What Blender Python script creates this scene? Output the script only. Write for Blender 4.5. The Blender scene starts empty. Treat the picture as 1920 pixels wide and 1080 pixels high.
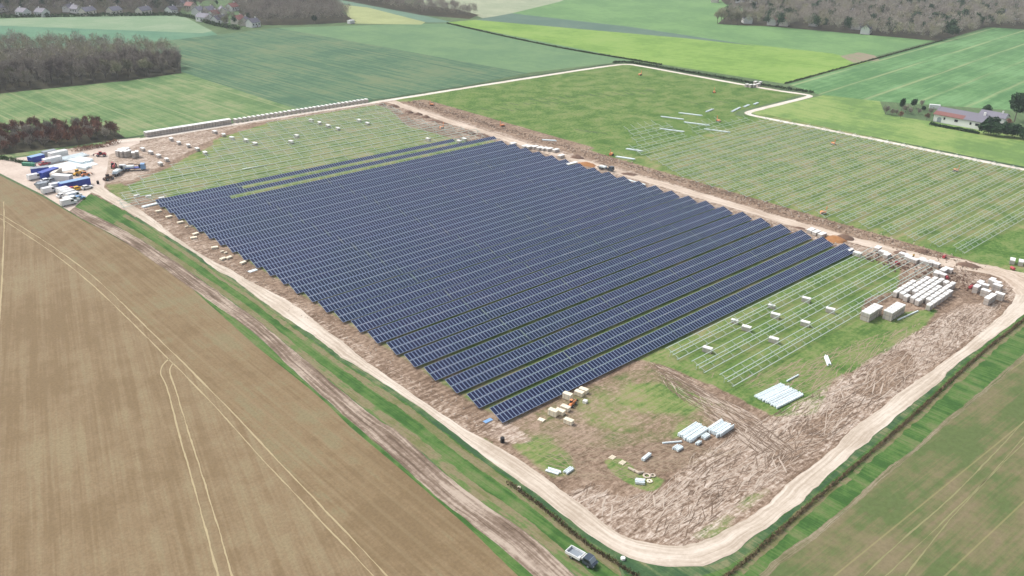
import bpy, math, random
import numpy as np
from mathutils import Matrix, Vector
random.seed(7); rng = np.random.default_rng(7)
sc = bpy.context.scene
# ---------------------------------------------------------------- camera, sky, sun, exposure
H = 114.28; F = 1641.52
R = np.array([[0.73817769, -0.26557775, 0.62013075],
              [-0.67432011, -0.31725543, 0.66681435],
              [0.01964879, -0.91039412, -0.4132753]])
def G(px, py, z=0.0):                      # ground point seen at a position of the photograph
    d = R @ np.array([px - 960.0, py - 540.0, F]); t = (z - H) / d[2]
    return (float(d[0] * t), float(d[1] * t))
cd = bpy.data.cameras.new("camera"); cam = bpy.data.objects.new("camera", cd)
sc.collection.objects.link(cam); sc.camera = cam
cd.sensor_width = 36; cd.lens = 36 * F / 1920; cd.clip_start = 1; cd.clip_end = 9000
M = Matrix.Identity(4)
for i in range(3):
    M[i][0] = R[i, 0]; M[i][1] = -R[i, 1]; M[i][2] = -R[i, 2]
M[2][3] = H; cam.matrix_world = M
w = bpy.data.worlds.new("World"); sc.world = w; w.use_nodes = True
nt = w.node_tree; bg = nt.nodes["Background"]
sky = nt.nodes.new("ShaderNodeTexSky"); sky.sky_type = 'NISHITA'; sky.sun_disc = False
SUN_EL, SUN_AZ = math.radians(50), math.radians(112)   # azimuth of the sun in the ground plane, from +X
sky.sun_elevation = SUN_EL; sky.sun_rotation = math.radians(90) - SUN_AZ; sky.air_density = 1.0; sky.dust_density = 4.0
hs = nt.nodes.new("ShaderNodeHueSaturation"); hs.inputs['Saturation'].default_value = 0.40
nt.links.new(sky.outputs[0], hs.inputs['Color']); nt.links.new(hs.outputs[0], bg.inputs[0]); bg.inputs[1].default_value = 0.13
sd = bpy.data.lights.new("sun", 'SUN'); sd.energy = 1.7; sd.angle = math.radians(12); sd.color = (1, .96, .9)
so = bpy.data.objects.new("sun", sd); sc.collection.objects.link(so)
sv = Vector((math.cos(SUN_EL) * math.cos(SUN_AZ), math.cos(SUN_EL) * math.sin(SUN_AZ), math.sin(SUN_EL)))
so.rotation_euler = sv.to_track_quat('Z', 'Y').to_euler()
sc.view_settings.view_transform = 'Standard'; sc.view_settings.look = 'None'
sc.view_settings.exposure = 0.64; sc.view_settings.gamma = 1
sc.cycles.max_bounces = 5; sc.cycles.use_denoising = True; sc.cycles.volume_bounces = 0

# ---------------------------------------------------------------- helpers
C = sc.collection
def tag(o, label=None, cat=None, group=None, kind=None):
    if label: o['label'] = label
    if cat: o['category'] = cat
    if group: o['group'] = group
    if kind: o['kind'] = kind
    return o
def empty(name, loc, rz=0, label=None, cat=None, group=None):
    o = bpy.data.objects.new(name, None); C.objects.link(o); o.empty_display_size = .5
    o.location = loc if len(loc) == 3 else (loc[0], loc[1], 0); o.rotation_euler = (0, 0, rz)
    return tag(o, label, cat, group)
def link(name, me, parent=None, loc=(0, 0, 0)):
    o = bpy.data.objects.new(name, me); C.objects.link(o); o.location = loc
    if parent: o.parent = parent
    return o
def kids(o): return CH.get(o, [])
CH = {}
class MB:
    def __init__(s): s.v = []; s.f = []; s.m = []
    def add(s, vs, fs, m=0):
        n = len(s.v); s.v += [tuple(p) for p in vs]; s.f += [tuple(i + n for i in f) for f in fs]; s.m += [m] * len(fs)
    def box(s, c, d, m=0, rz=0, mat=None, top=None):
        x, y, z = d[0] / 2, d[1] / 2, d[2] / 2; t = top or (1, 1)
        vs = [(-x, -y, -z), (x, -y, -z), (x, y, -z), (-x, y, -z), (-x * t[0], -y * t[1], z), (x * t[0], -y * t[1], z), (x * t[0], y * t[1], z), (-x * t[0], y * t[1], z)]
        ca, sa = math.cos(rz), math.sin(rz); out = []
        for p in vs:
            if mat is not None: q = mat @ Vector(p); out.append((q.x + c[0], q.y + c[1], q.z + c[2]))
            else: out.append((p[0] * ca - p[1] * sa + c[0], p[0] * sa + p[1] * ca + c[1], p[2] + c[2]))
        s.add(out, [(0, 3, 2, 1), (4, 5, 6, 7), (0, 1, 5, 4), (1, 2, 6, 5), (2, 3, 7, 6), (3, 0, 4, 7)], m)
    def bar(s, a, b, wd, m=0, n=4, wd2=None):
        a = Vector(a); b = Vector(b); d = (b - a)
        if d.length < 1e-6: return
        q = d.to_track_quat('Z', 'Y'); vs = []
        for (p, r) in ((a, wd), (b, wd2 if wd2 is not None else wd)):
            for i in range(n):
                t = 2 * math.pi * (i + .5) / n; vs.append(p + q @ Vector((math.cos(t) * r, math.sin(t) * r, 0)))
        s.add(vs, [(i, (i + 1) % n, n + (i + 1) % n, n + i) for i in range(n)] + [tuple(range(n))[::-1], tuple(range(n, 2 * n))], m)
    def prism(s, pts, a0, a1, axis='y', m=0):      # profile pts in the (x,z) or (y,z) plane, extruded from a0 to a1
        n = len(pts)
        vs = [((p[0], a, p[1]) if axis == 'y' else (a, p[0], p[1])) for a in (a0, a1) for p in pts]
        s.add(vs, [tuple(range(n)), tuple(range(n, 2 * n))[::-1]] + [(i, i + n, (i + 1) % n + n, (i + 1) % n) for i in range(n)], m)
    def mesh(s, name, mats, fix=True, smooth=False):
        me = bpy.data.meshes.new(name); me.from_pydata(s.v, [], s.f)
        for m in mats: me.materials.append(m)
        if len(mats) > 1: me.polygons.foreach_set('material_index', s.m)
        if fix:
            import bmesh
            b = bmesh.new(); b.from_mesh(me); bmesh.ops.recalc_face_normals(b, faces=b.faces); b.to_mesh(me); b.free()
        if smooth: me.polygons.foreach_set('use_smooth', [True] * len(me.polygons))
        me.update(); return me
    def build(s, name, mats, parent=None, loc=(0, 0, 0), **k):
        o = link(name, s.mesh(name, mats if isinstance(mats, (list, tuple)) else [mats], **k), parent, loc)
        return o
def copy_tree(o, parent=None):
    c = o.copy(); C.objects.link(c)
    if parent: c.parent = parent
    for ch in list(o.children): copy_tree(ch, c)
    return c
def place(proto, loc, rz, label, group=None, scale=1, first=set()):
    if proto.name not in first: first.add(proto.name); c = proto
    else: c = copy_tree(proto)
    c.location = loc if len(loc) == 3 else (loc[0], loc[1], 0); c.rotation_euler = (0, 0, rz); c.scale = (scale,) * 3 if not isinstance(scale, tuple) else scale
    c['label'] = label
    if group: c['group'] = group
    return c
ORD = 'first second third fourth fifth sixth seventh eighth ninth tenth eleventh twelfth thirteenth fourteenth fifteenth sixteenth seventeenth eighteenth nineteenth twentieth twenty-first twenty-second twenty-third twenty-fourth twenty-fifth twenty-sixth'.split()

# ---------------------------------------------------------------- materials
def nodes(name):
    m = bpy.data.materials.new(name); m.use_nodes = True; t = m.node_tree; return m, t, t.nodes['Principled BSDF']
def N(t, ty, **k):
    n = t.nodes.new(ty)
    for a, v in k.items():
        if a in n.inputs.keys() if False else False: pass
        setattr(n, a, v)
    return n
def noise(t, vec, scale, detail=4, rough=.6, dist=0):
    n = t.nodes.new('ShaderNodeTexNoise'); n.inputs['Scale'].default_value = scale; n.inputs['Detail'].default_value = detail
    n.inputs['Roughness'].default_value = rough; n.inputs['Distortion'].default_value = dist
    t.links.new(vec, n.inputs['Vector']); return n.outputs[0]
def ramp(t, fac, stops):
    r = t.nodes.new('ShaderNodeValToRGB'); e = r.color_ramp.elements
    while len(e) < len(stops): e.new(.5)
    for i, (p, c) in enumerate(stops): e[i].position = p; e[i].color = (*c, 1) if len(c) == 3 else c
    t.links.new(fac, r.inputs[0]); return r.outputs[0]
def mixc(t, fac, a, b, mode='MIX'):
    m = t.nodes.new('ShaderNodeMix'); m.data_type = 'RGBA'; m.blend_type = mode
    for s, v in ((m.inputs[0], fac), (m.inputs[6], a), (m.inputs[7], b)):
        if hasattr(v, 'links'): t.links.new(v, s)
        else: s.default_value = v if not isinstance(v, tuple) else ((*v, 1) if len(v) == 3 else v)
    return m.outputs[2]
def math_(t, op, a, b=None, c=None, clamp=False):
    m = t.nodes.new('ShaderNodeMath'); m.operation = op; m.use_clamp = clamp
    for i, v in enumerate((a, b, c)):
        if v is None: continue
        if hasattr(v, 'links'): t.links.new(v, m.inputs[i])
        else: m.inputs[i].default_value = v
    return m.outputs[0]
def mapping(t, vec, rot=0, scale=(1, 1, 1), loc=(0, 0, 0)):
    m = t.nodes.new('ShaderNodeMapping'); m.vector_type = 'POINT'
    m.inputs['Rotation'].default_value = (0, 0, rot); m.inputs['Scale'].default_value = scale; m.inputs['Location'].default_value = loc
    t.links.new(vec, m.inputs[0]); return m.outputs[0]
def rot_only(t, vec, ang):      # rotates so that the local x axis runs along the direction 'ang'
    return mapping(t, vec, rot=-ang)
def objco(t): return t.nodes.new('ShaderNodeTexCoord').outputs['Object']
def plain(name, col, rough=.6, metal=0, var=.12, scale=1.5, spec=.5, objvar=0.0):
    m, t, b = nodes(name); co = objco(t)
    n = noise(t, co, scale, 4)
    c = mixc(t, n, tuple(x * (1 - var) for x in col), tuple(min(1, x * (1 + var)) for x in col))
    if objvar:
        oi = t.nodes.new('ShaderNodeObjectInfo'); f = math_(t, 'MULTIPLY_ADD', oi.outputs['Random'], 2 * objvar, 1 - objvar)
        v = t.nodes.new('ShaderNodeVectorMath'); v.operation = 'SCALE'; t.links.new(c, v.inputs[0]); t.links.new(f, v.inputs['Scale']); c = v.outputs[0]
    t.links.new(c, b.inputs['Base Color']); b.inputs['Roughness'].default_value = rough; b.inputs['Metallic'].default_value = metal
    b.inputs['Specular IOR Level'].default_value = spec
    return m
def field_mat(name, a, b_, ang, c3=None, stripe=1.0, tram=None, patch=.02, fine=1.2, tramcol=None, tramw=.12, tramamt=.6, bands=None):
    """crop or soil: streaks along the direction ang, patches, fine grain; tram = spacing in metres of wheel lines"""
    m, t, b = nodes(name); co = objco(t); r = rot_only(t, co, ang)
    s1 = noise(t, mapping(t, r, scale=(.012, .35, 1)), 1.0, 4, .6)
    s2 = noise(t, mapping(t, r, scale=(.03, 1.6, 1)), 1.0, 3, .6)
    p = noise(t, co, patch, 5, .62)
    g = noise(t, co, fine, 4, .7)
    g2 = noise(t, co, fine * .12, 5, .7)
    f = math_(t, 'MULTIPLY_ADD', s1, .9 * stripe, math_(t, 'MULTIPLY_ADD', s2, .55 * stripe, math_(t, 'MULTIPLY', p, 1.1)))
    f = math_(t, 'ADD', f, math_(t, 'MULTIPLY_ADD', g2, .7, -.15))
    f = math_(t, 'DIVIDE', f, .9 * stripe + .55 * stripe + 1.1 + .4)
    stops = [(.45, a), (.56, b_)] if not c3 else [(.45, a), (.505, b_), (.565, c3)]
    col = ramp(t, f, stops)
    col = mixc(t, math_(t, 'MULTIPLY_ADD', g, .7, -.1, clamp=True), col, mixc(t, .75, col, (.0, .0, .0), 'MIX'), 'MIX') if False else mixc(t, math_(t, 'MULTIPLY', ramp_fac(t, g, .35, .7), .22), col, (0.02, .02, .01))
    if tram:
        sp, off = tram
        sep = t.nodes.new('ShaderNodeSeparateXYZ'); t.links.new(r, sep.inputs[0])
        fr = math_(t, 'FRACT', math_(t, 'DIVIDE', math_(t, 'ADD', sep.outputs[1], off), sp))
        d = math_(t, 'ABSOLUTE', math_(t, 'SUBTRACT', fr, .5))
        ln = ramp_fac(t, d, tramw * .5, tramw * .2)
        wob = ramp_fac(t, noise(t, mapping(t, r, scale=(.01, .2, 1)), 1, 3), .3, .52)
        col = mixc(t, math_(t, 'MULTIPLY', math_(t, 'MULTIPLY', ln, wob), tramamt), col, tramcol or (.35, .33, .2))
    t.links.new(col, b.inputs['Base Color']); b.inputs['Roughness'].default_value = .95; b.inputs['Specular IOR Level'].default_value = .1
    return m
def ramp_fac(t, v, lo, hi):
    m = t.nodes.new('ShaderNodeMapRange'); m.interpolation_type = 'SMOOTHSTEP'
    m.inputs['From Min'].default_value = min(lo, hi); m.inputs['From Max'].default_value = max(lo, hi)
    m.inputs['To Min'].default_value = 0 if lo < hi else 1; m.inputs['To Max'].default_value = 1 if lo < hi else 0
    t.links.new(v, m.inputs['Value']); return m.outputs[0]
def road_mat(name, base, dark, light, grass=None):     # uses the UV layer: u metres along, v 0..1 across
    m, t, b = nodes(name); co = objco(t); uv = t.nodes.new('ShaderNodeUVMap').outputs[0]
    s = noise(t, mapping(t, uv, scale=(.05, 7, 1)), 1.0, 4, .65)
    g = noise(t, co, .9, 6, .7); p = noise(t, co, .06, 4, .6)
    f = math_(t, 'MULTIPLY_ADD', s, .5, math_(t, 'MULTIPLY_ADD', g, .2, math_(t, 'MULTIPLY', p, .3)))
    col = ramp(t, f, [(.42, dark), (.5, base), (.58, light)])
    if grass: col = mixc(t, ramp_fac(t, noise(t, mapping(t, uv, scale=(.08, 3, 1)), 1, 5, .7), .56, .66), col, grass)
    t.links.new(col, b.inputs['Base Color']); b.inputs['Roughness'].default_value = .95; b.inputs['Specular IOR Level'].default_value = .1
    bp = t.nodes.new('ShaderNodeBump'); bp.inputs['Distance'].default_value = .15; bp.inputs['Strength'].default_value = .5
    t.links.new(g, bp.inputs['Height']); t.links.new(bp.outputs[0], b.inputs['Normal'])
    return m
def crown_mat(name, cols, trans=0):
    m, t, b = nodes(name); co = objco(t); oi = t.nodes.new('ShaderNodeObjectInfo')
    n = noise(t, co, .35, 3, .7)
    at = t.nodes.new('ShaderNodeAttribute'); at.attribute_name = 'rnd'
    f = math_(t, 'ADD', math_(t, 'MULTIPLY', n, .35), math_(t, 'ADD', math_(t, 'MULTIPLY', at.outputs['Fac'], .45), math_(t, 'MULTIPLY', oi.outputs['Random'], .4)))
    k = len(cols); t.links.new(ramp(t, f, [(.2 + .6 * i / (k - 1), c) for i, c in enumerate(cols)]), b.inputs['Base Color'])
    b.inputs['Roughness'].default_value = .9; b.inputs['Specular IOR Level'].default_value = .1
    return m
GALV = plain('galvanised_steel', (.58, .66, .60), .42, .25, .12, 2)
GALVF = plain('weathered_rail', (.47, .54, .48), .5, .2, .12, 2)
GALV2 = plain('zinc_sheet', (.70, .78, .80), .55, 0, .12, .8, objvar=.08)
ALU = plain('aluminium_frame', (.27, .34, .49), .4, .3, .1, 1)
def glass_panel():
    m, t, b = nodes('solar_glass'); pos = t.nodes.new('ShaderNodeNewGeometry').outputs['Position']
    n = noise(t, pos, .03, 4, .6)
    sn = t.nodes.new('ShaderNodeVectorMath'); sn.operation = 'SNAP'; sn.inputs[1].default_value = (1.15, 2.45, 50); t.links.new(pos, sn.inputs[0])
    wn = t.nodes.new('ShaderNodeTexWhiteNoise'); t.links.new(sn.outputs[0], wn.inputs['Vector'])
    c = ramp(t, n, [(.40, (.007, .018, .044)), (.5, (.008, .016, .056)), (.6, (.015, .018, .060))])
    c = mixc(t, math_(t, 'MULTIPLY', wn.outputs['Value'], .5), c, (.018, .030, .074))
    t.links.new(c, b.inputs['Base Color']); b.inputs['IOR'].default_value = 1.41
    t.links.new(math_(t, 'MULTIPLY_ADD', n, .12, .02), b.inputs['Roughness'])
    return m
GLASS = glass_panel()
WRAP = plain('white_wrap', (.86, .85, .82), .5, 0, .06, 1.2, objvar=.05)
CARTON = plain('pale_carton', (.46, .42, .38), .8, 0, .15, 2, objvar=.08)
CREAM = plain('cream_wrap', (.78, .70, .54), .6, 0, .08, 2, objvar=.05)
WOOD = plain('pallet_wood', (.30, .23, .16), .85, 0, .3, 3, objvar=.15)
SOILH = plain('spoil_earth', (.16, .10, .07), .95, 0, .4, .8)
SOILC = plain('crumbled_earth', (.25, .18, .13), .95, 0, .4, .8)
SOILO = plain('ochre_earth', (.34, .16, .06), .95, 0, .4, .8)
CHALKS = plain('chalk_stone', (.46, .39, .32), .95, 0, .2, 1, objvar=.1)
DARK = plain('dark_rubber', (.02, .02, .022), .8)
PWHITE = plain('white_paint', (.75, .76, .76), .3, 0, .04)
PBLUE = plain('blue_paint', (.02, .06, .38), .4, 0, .15)
PLBLUE = plain('light_blue_paint', (.20, .36, .60), .4, 0, .15)
PGREY = plain('grey_paint', (.28, .32, .36), .35, .2, .1)
PSLATE = plain('slate_paint', (.06, .08, .11), .3, .2, .1)
PRED = plain('red_paint', (.42, .06, .07), .4, 0, .15)
PYEL = plain('yellow_paint', (.80, .46, .04), .4, 0, .1)
PORANGE = plain('orange_paint', (.80, .30, .12), .45, 0, .1)
PGREEN = plain('green_paint', (.06, .28, .17), .45, 0, .1)
WGLASS = plain('dark_window_glass', (.02, .025, .03), .1, 0, .1)
WALLW = plain('white_render', (.74, .74, .72), .8, 0, .05, .5)
WALLC = plain('cream_render', (.66, .61, .54), .85, 0, .1, .5, objvar=.15)
ROOFG = plain('grey_slate_roof', (.17, .165, .20), .75, 0, .15, 2, objvar=.15)
ROOFR = plain('red_tile_roof', (.25, .11, .095), .8, 0, .2, 2, objvar=.15)
BARK = plain('bark', (.13, .11, .09), .9, 0, .25, 2)

# ---------------------------------------------------------------- ground sheets
def sheet(name, pts, z, mat, kind='structure'):
    mb = MB(); mb.add([(p[0], p[1], z) for p in pts], [tuple(range(len(pts)))]); me = mb.mesh(name, [mat], fix=False)
    if me.polygons[0].normal.z < 0: me.flip_normals()
    return tag(link(name, me), kind=kind)
def psheet(name, px, z, mat): return sheet(name, [G(*p) for p in px], z, mat)
def smooth_line(P, step=2.0, it=2):
    P = [np.array(p, float) for p in P]
    for _ in range(it):
        Q = [P[0]]
        for a, b in zip(P[:-1], P[1:]): Q += [a * .75 + b * .25, a * .25 + b * .75]
        Q.append(P[-1]); P = Q
    out = [P[0]]
    for a, b in zip(P[:-1], P[1:]):
        n = max(1, int(np.linalg.norm(b - a) / step))
        for i in range(1, n + 1): out.append(a + (b - a) * i / n)
    return np.array(out)
def ribbon_between(name, A, B, z, mat, rag=.35, nv=6, kind='structure', seed=1):
    """strip between two polylines (world), resampled to the same count, ragged edges, UV u=metres, v=across"""
    r = np.random.default_rng(seed)
    A = smooth_line(A, 1.5); B = smooth_line(B, 1.5)
    n = max(len(A), len(B))
    def res(P):
        d = np.r_[0, np.cumsum(np.linalg.norm(np.diff(P, axis=0), axis=1))]; s = np.linspace(0, d[-1], n)
        return np.c_[np.interp(s, d, P[:, 0]), np.interp(s, d, P[:, 1])]
    A, B = res(A), res(B)
    dirn = (B - A) / (np.linalg.norm(B - A, axis=1)[:, None] + 1e-9)
    def rg():
        x = r.normal(0, 1, n); k = np.ones(3) / 3; y = np.convolve(r.normal(0, 1, n), np.ones(9) / 3, 'same'); return (np.convolve(x, k, 'same') * .6 + y * .8) * rag
    A = A + dirn * rg()[:, None]; B = B + dirn * rg()[:, None]
    L = np.r_[0, np.cumsum(np.linalg.norm(np.diff((A + B) / 2, axis=0), axis=1))]
    V = []; U = []
    for j in range(nv):
        f = j / (nv - 1); P = A * (1 - f) + B * f
        V.append(np.c_[P, np.full(n, z)]); U.append(np.c_[L, np.full(n, f)])
    V = np.concatenate(V); U = np.concatenate(U)
    Fc = [(j * n + i, j * n + i + 1, (j + 1) * n + i + 1, (j + 1) * n + i) for j in range(nv - 1) for i in range(n - 1)]
    me = bpy.data.meshes.new(name); me.from_pydata(V.tolist(), [], Fc); me.materials.append(mat)
    uv = me.uv_layers.new(name='UVMap'); li = np.empty(len(me.loops), int); me.loops.foreach_get('vertex_index', li)
    uv.data.foreach_set('uv', U[li].ravel().astype('f'))
    if me.polygons[0].normal.z < 0: me.flip_normals()
    return tag(link(name, me), kind=kind)
def offset_pair(P, wd):
    P = np.array(P, float); T = np.gradient(P, axis=0); T /= np.linalg.norm(T, axis=1)[:, None] + 1e-9
    Nn = np.c_[-T[:, 1], T[:, 0]]; return P - Nn * wd / 2, P + Nn * wd / 2
def ribbon(name, P, wd, z, mat, rag=.25, nv=4, kind='structure', seed=1):
    S = smooth_line(P, 3); A, B = offset_pair(S, wd); return ribbon_between(name, A, B, z, mat, rag, nv, kind, seed)
W_ = lambda pts: [G(*p) for p in pts]
YD = math.pi / 2
def pdir(a, b):
    a = G(*a); b = G(*b); return math.atan2(b[1] - a[1], b[0] - a[0])
base = field_mat('far_grass', (.085, .14, .065), (.13, .19, .09), .6)
sheet('ground', [(-5000, -3000), (7000, -3000), (7000, 7000), (-5000, 7000)], -.06, base)
# --- far and middle fields (photo outlines laid on the ground plane)
d2 = pdir((340, 140), (560, 205))
psheet('field', [(-260, 190), (0, 172), (345, 136), (565, 207), (240, 262), (225, 268), (-260, 330)], -.040, field_mat('young_wheat', (.105, .19, .075), (.16, .25, .10), d2, c3=(.26, .29, .15), tram=(24, 5), tramcol=(.30, .31, .17), tramw=.06))
psheet('field', [(225, 86), (520, 52), (990, 137), (780, 178), (565, 207), (345, 136)], -.036, field_mat('dark_crop', (.07, .145, .085), (.105, .19, .105), d2, c3=(.17, .22, .12), stripe=1.6, tram=(26, 3), tramcol=(.05, .10, .06), tramw=.05))
psheet('field', [(520, 52), (800, 44), (838, 44), (1195, 112), (985, 137)], -.038, field_mat('mid_crop', (.125, .225, .115), (.165, .27, .13), d2, stripe=.6))
psheet('field', [(-300, 58), (0, 45), (395, 57), (410, 66), (290, 78), (-300, 110)], -.038, field_mat('teal_crop', (.10, .22, .14), (.14, .265, .165), 1.9, stripe=.4))
psheet('field', [(-300, 45), (0, 35), (240, 28), (340, 28), (398, 58), (380, 62), (0, 48), (-300, 64)], -.034, field_mat('pale_margin', (.20, .30, .18), (.26, .34, .22), 1.9, stripe=.5))
d4 = pdir((960, 75), (1190, 115))
psheet('field', [(835, 42), (905, 36), (1290, 70), (1560, 100), (1630, 116), (1472, 157), (1195, 113)], -.032, field_mat('bright_crop', (.165, .29, .065), (.215, .35, .08), pdir((900, 40), (1600, 112)), c3=(.25, .37, .10), stripe=.7))
psheet('field', [(890, 37), (960, 25), (1180, 50), (1420, 86), (1290, 72)], -.030, field_mat('grey_crop', (.10, .17, .13), (.13, .20, .15), d4, stripe=.5))
psheet('field', [(955, 26), (1050, 3), (1120, -30), (1330, -20), (1440, 45), (1760, 74), (1600, 116), (1560, 102), (1400, 84)], -.034, field_mat('wide_crop', (.13, .25, .10), (.175, .31, .12), 1.2, stripe=.5))
psheet('field', [(1478, 158), (1870, 48), (1980, 62), (2300, 110), (2300, 300), (1920, 208), (1650, 190), (1545, 180)], -.030, field_mat('striped_crop', (.09, .205, .08), (.125, .255, .10), pdir((1700, 175), (1920, 95)), tram=(26, 8), tramcol=(.33, .36, .19), tramw=.13, tramamt=.6, c3=(.17, .32, .14)))
psheet('field', [(1545, 178), (1650, 190), (1660, 215), (1750, 228), (1850, 245), (1990, 262), (2300, 330), (2300, 430), (1920, 312), (1430, 219), (1405, 210)], -.028, field_mat('meadow', (.14, .24, .075), (.20, .31, .09), 1.5, c3=(.27, .35, .12), stripe=.5))
psheet('field', [(640, 8), (690, 14), (800, 40), (790, 46), (660, 44)], -.036, field_mat('pale_grass', (.30, .34, .16), (.38, .42, .20), 1.9))
psheet('field', [(600, -10), (680, 2), (850, 42), (800, 42), (690, 14), (635, 8)], -.034, field_mat('bluish_crop', (.13, .22, .16), (.17, .27, .19), 1.9))
psheet('field', [(760, -60), (1120, -60), (1052, 4), (1040, 14), (905, 34), (890, 28), (790, 8)], -.040, field_mat('pale_meadow', (.28, .33, .22), (.38, .41, .28), 2.0))
psheet('bare_patch', [(1575, 105), (1610, 98), (1640, 104), (1650, 113), (1600, 118)], -.026, field_mat('bare_soil_patch', (.30, .24, .18), (.22, .27, .14), 1))
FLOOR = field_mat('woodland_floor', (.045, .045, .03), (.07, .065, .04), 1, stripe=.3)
W1P = [(-160, 215), (0, 175), (120, 163), (250, 150), (340, 137), (338, 113), (310, 101), (250, 98), (150, 93), (60, 89), (-160, 100)]
W2P = [(-170, 340), (0, 291), (110, 277), (200, 265), (236, 259), (215, 245), (180, 239), (100, 239), (0, 249), (-170, 260)]
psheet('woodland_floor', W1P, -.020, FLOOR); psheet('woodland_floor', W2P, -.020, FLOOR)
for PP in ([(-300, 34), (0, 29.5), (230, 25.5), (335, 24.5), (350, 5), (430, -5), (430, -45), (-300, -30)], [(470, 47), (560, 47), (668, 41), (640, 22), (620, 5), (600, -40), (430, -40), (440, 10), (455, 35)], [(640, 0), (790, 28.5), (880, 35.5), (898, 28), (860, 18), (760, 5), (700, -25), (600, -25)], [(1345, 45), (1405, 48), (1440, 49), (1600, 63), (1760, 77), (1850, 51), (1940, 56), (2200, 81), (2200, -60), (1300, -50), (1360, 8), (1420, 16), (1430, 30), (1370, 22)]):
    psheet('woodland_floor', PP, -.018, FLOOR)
# --- foreground fields
EDGE = [(-120, 285), (0, 329), (32, 345), (82, 370), (120, 392), (160, 414), (212, 434), (240, 457), (280, 482), (335, 519), (389, 567), (480, 649), (532, 690), (604, 748), (656, 800), (765, 891), (882, 992), (975, 1082), (1060, 1160)]
TR = [(-300, 250), (-60, 355), (0, 403), (32, 422), (100, 464), (180, 523), (288, 628), (376, 714), (462, 800), (604, 952), (729, 1082), (800, 1160)]
soil_a, soil_b, soil_c = (.212, .152, .085), (.25, .183, .108), (.272, .215, .128)
psheet('ploughed_field', TR + EDGE[::-1], -.020, field_mat('ploughed_headland', (.203, .145, .08), (.242, .175, .10), YD, c3=(.24, .20, .115), stripe=.9, tram=(4, 0), tramw=.3, tramamt=.16, tramcol=(.32, .26, .16), patch=.03, fine=1.6))
dB = pdir((329, 727), (437, 1080))
psheet('ploughed_field', TR + [(-700, 1400), (-700, 500)], -.024, field_mat('ploughed_soil', soil_a, soil_b, dB, c3=soil_c, stripe=1.1, tram=(4.5, 0), tramw=.3, tramamt=.14, tramcol=(.20, .15, .09), patch=.03, fine=1.6))
GB = field_mat('right_crop', (.11, .15, .055), (.165, .165, .078), pdir((1400, 1080), (1700, 860)), c3=(.215, .18, .105), stripe=.6, tram=(13, 2), tramcol=(.30, .27, .13), tramw=.035, tramamt=.5, patch=.05, fine=.8)
psheet('field', [(1330, 1150), (1469, 1042), (1567, 972), (1678, 872), (1789, 780), (1920, 668), (2100, 520), (2900, 900), (2300, 1500)], -.020, GB)
# wheel tracks in the fields
TRK = plain('pressed_track', (.38, .31, .18), .95, 0, .15, .5)
def wheel(P, wd, z=.008, mat=TRK, nm='wheel_track', seed=1): ribbon(nm, W_(P), wd, z, mat, rag=.07, nv=2, seed=seed)
wheel([(-200, 310), (-60, 365), (0, 401), (32, 420), (100, 462), (180, 520), (288, 626), (376, 712), (462, 800), (480, 821), (604, 950), (729, 1082), (800, 1160)], .28)
wheel([(-200, 320), (-60, 372), (0, 409), (30, 428), (85, 463), (160, 521), (233, 590), (319, 676), (389, 746), (438, 800), (480, 849), (604, 979), (703, 1082), (770, 1160)], .28, seed=2)
wheel([(316, 673), (304, 684), (299, 699), (306, 712), (314, 727), (332, 800), (360, 900), (410, 1082), (430, 1160)], .32, seed=3)
wheel([(324, 681), (318, 690), (318, 702), (323, 714), (329, 727), (350, 800), (385, 910), (437, 1082), (455, 1160)], .32, seed=4)
wheel([(7, 378), (8, 430), (5, 500), (0, 580), (-8, 700)], .4, seed=5)
LT = plain('straw_track', (.235, .225, .105), .95, 0, .2, .3)
for i, P in enumerate(([(1920, 790), (1800, 920), (1660, 1040), (1600, 1100)], [(1935, 802), (1850, 900), (1760, 985), (1640, 1100)], [(1920, 830), (1790, 960), (1690, 1090)])):
    wheel(P, .2, mat=LT, seed=10 + i)
# --- verge, mud track, grass strip, along the left side
MUDR = road_mat('rutted_mud', (.22, .165, .125), (.12, .085, .06), (.42, .345, .28))
VG = field_mat('verge_grass', (.046, .115, .028), (.088, .175, .045), YD, c3=(.15, .19, .075), stripe=1.3, patch=.08, fine=1.5)
GBR = field_mat('verge_dry', (.16, .17, .07), (.24, .20, .12), YD, c3=(.12, .19, .06), stripe=1.1, patch=.1, fine=1.5)
VD = field_mat('ditch_grass', (.045, .10, .045), (.08, .145, .06), YD, c3=(.20, .21, .11), stripe=1.0, patch=.1, fine=1.5)
MUDL = [(130, 396), (160, 416), (212, 440), (260, 470), (335, 523), (400, 568), (480, 626), (571, 716), (646, 781), (672, 802), (752, 872), (843, 950), (960, 1043), (1060, 1130), (1110, 1180)]
MUDRR = [(140, 388), (212, 420), (287, 462), (370, 520), (425, 558), (480, 598), (584, 686), (713, 792), (734, 800), (817, 873), (900, 944), (983, 991), (1080, 1080), (1200, 1180)]
RL = [(150, 350), (175, 362), (240, 397), (295, 430), (357, 470), (425, 517), (480, 554), (625, 660), (765, 746), (835, 800), (900, 847), (972, 899), (1039, 952), (1100, 999), (1150, 1033), (1192, 1052), (1247, 1063), (1317, 1063), (1355, 1052), (1400, 1018), (1497, 947), (1594, 857), (1687, 780), (1777, 699), (1855, 640), (1920, 588), (1960, 556), (1975, 535)]
RR = [(195, 352), (240, 380), (275, 402), (312, 432), (400, 492), (480, 530), (558, 575), (636, 637), (700, 690), (791, 752), (869, 803), (950, 845), (1033, 905), (1111, 962), (1150, 997), (1190, 1012), (1233, 1022), (1289, 1024), (1333, 1014), (1400, 972), (1505, 891), (1628, 781), (1725, 707), (1816, 645), (1902, 567), (1906, 550), (1895, 535)]
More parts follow.
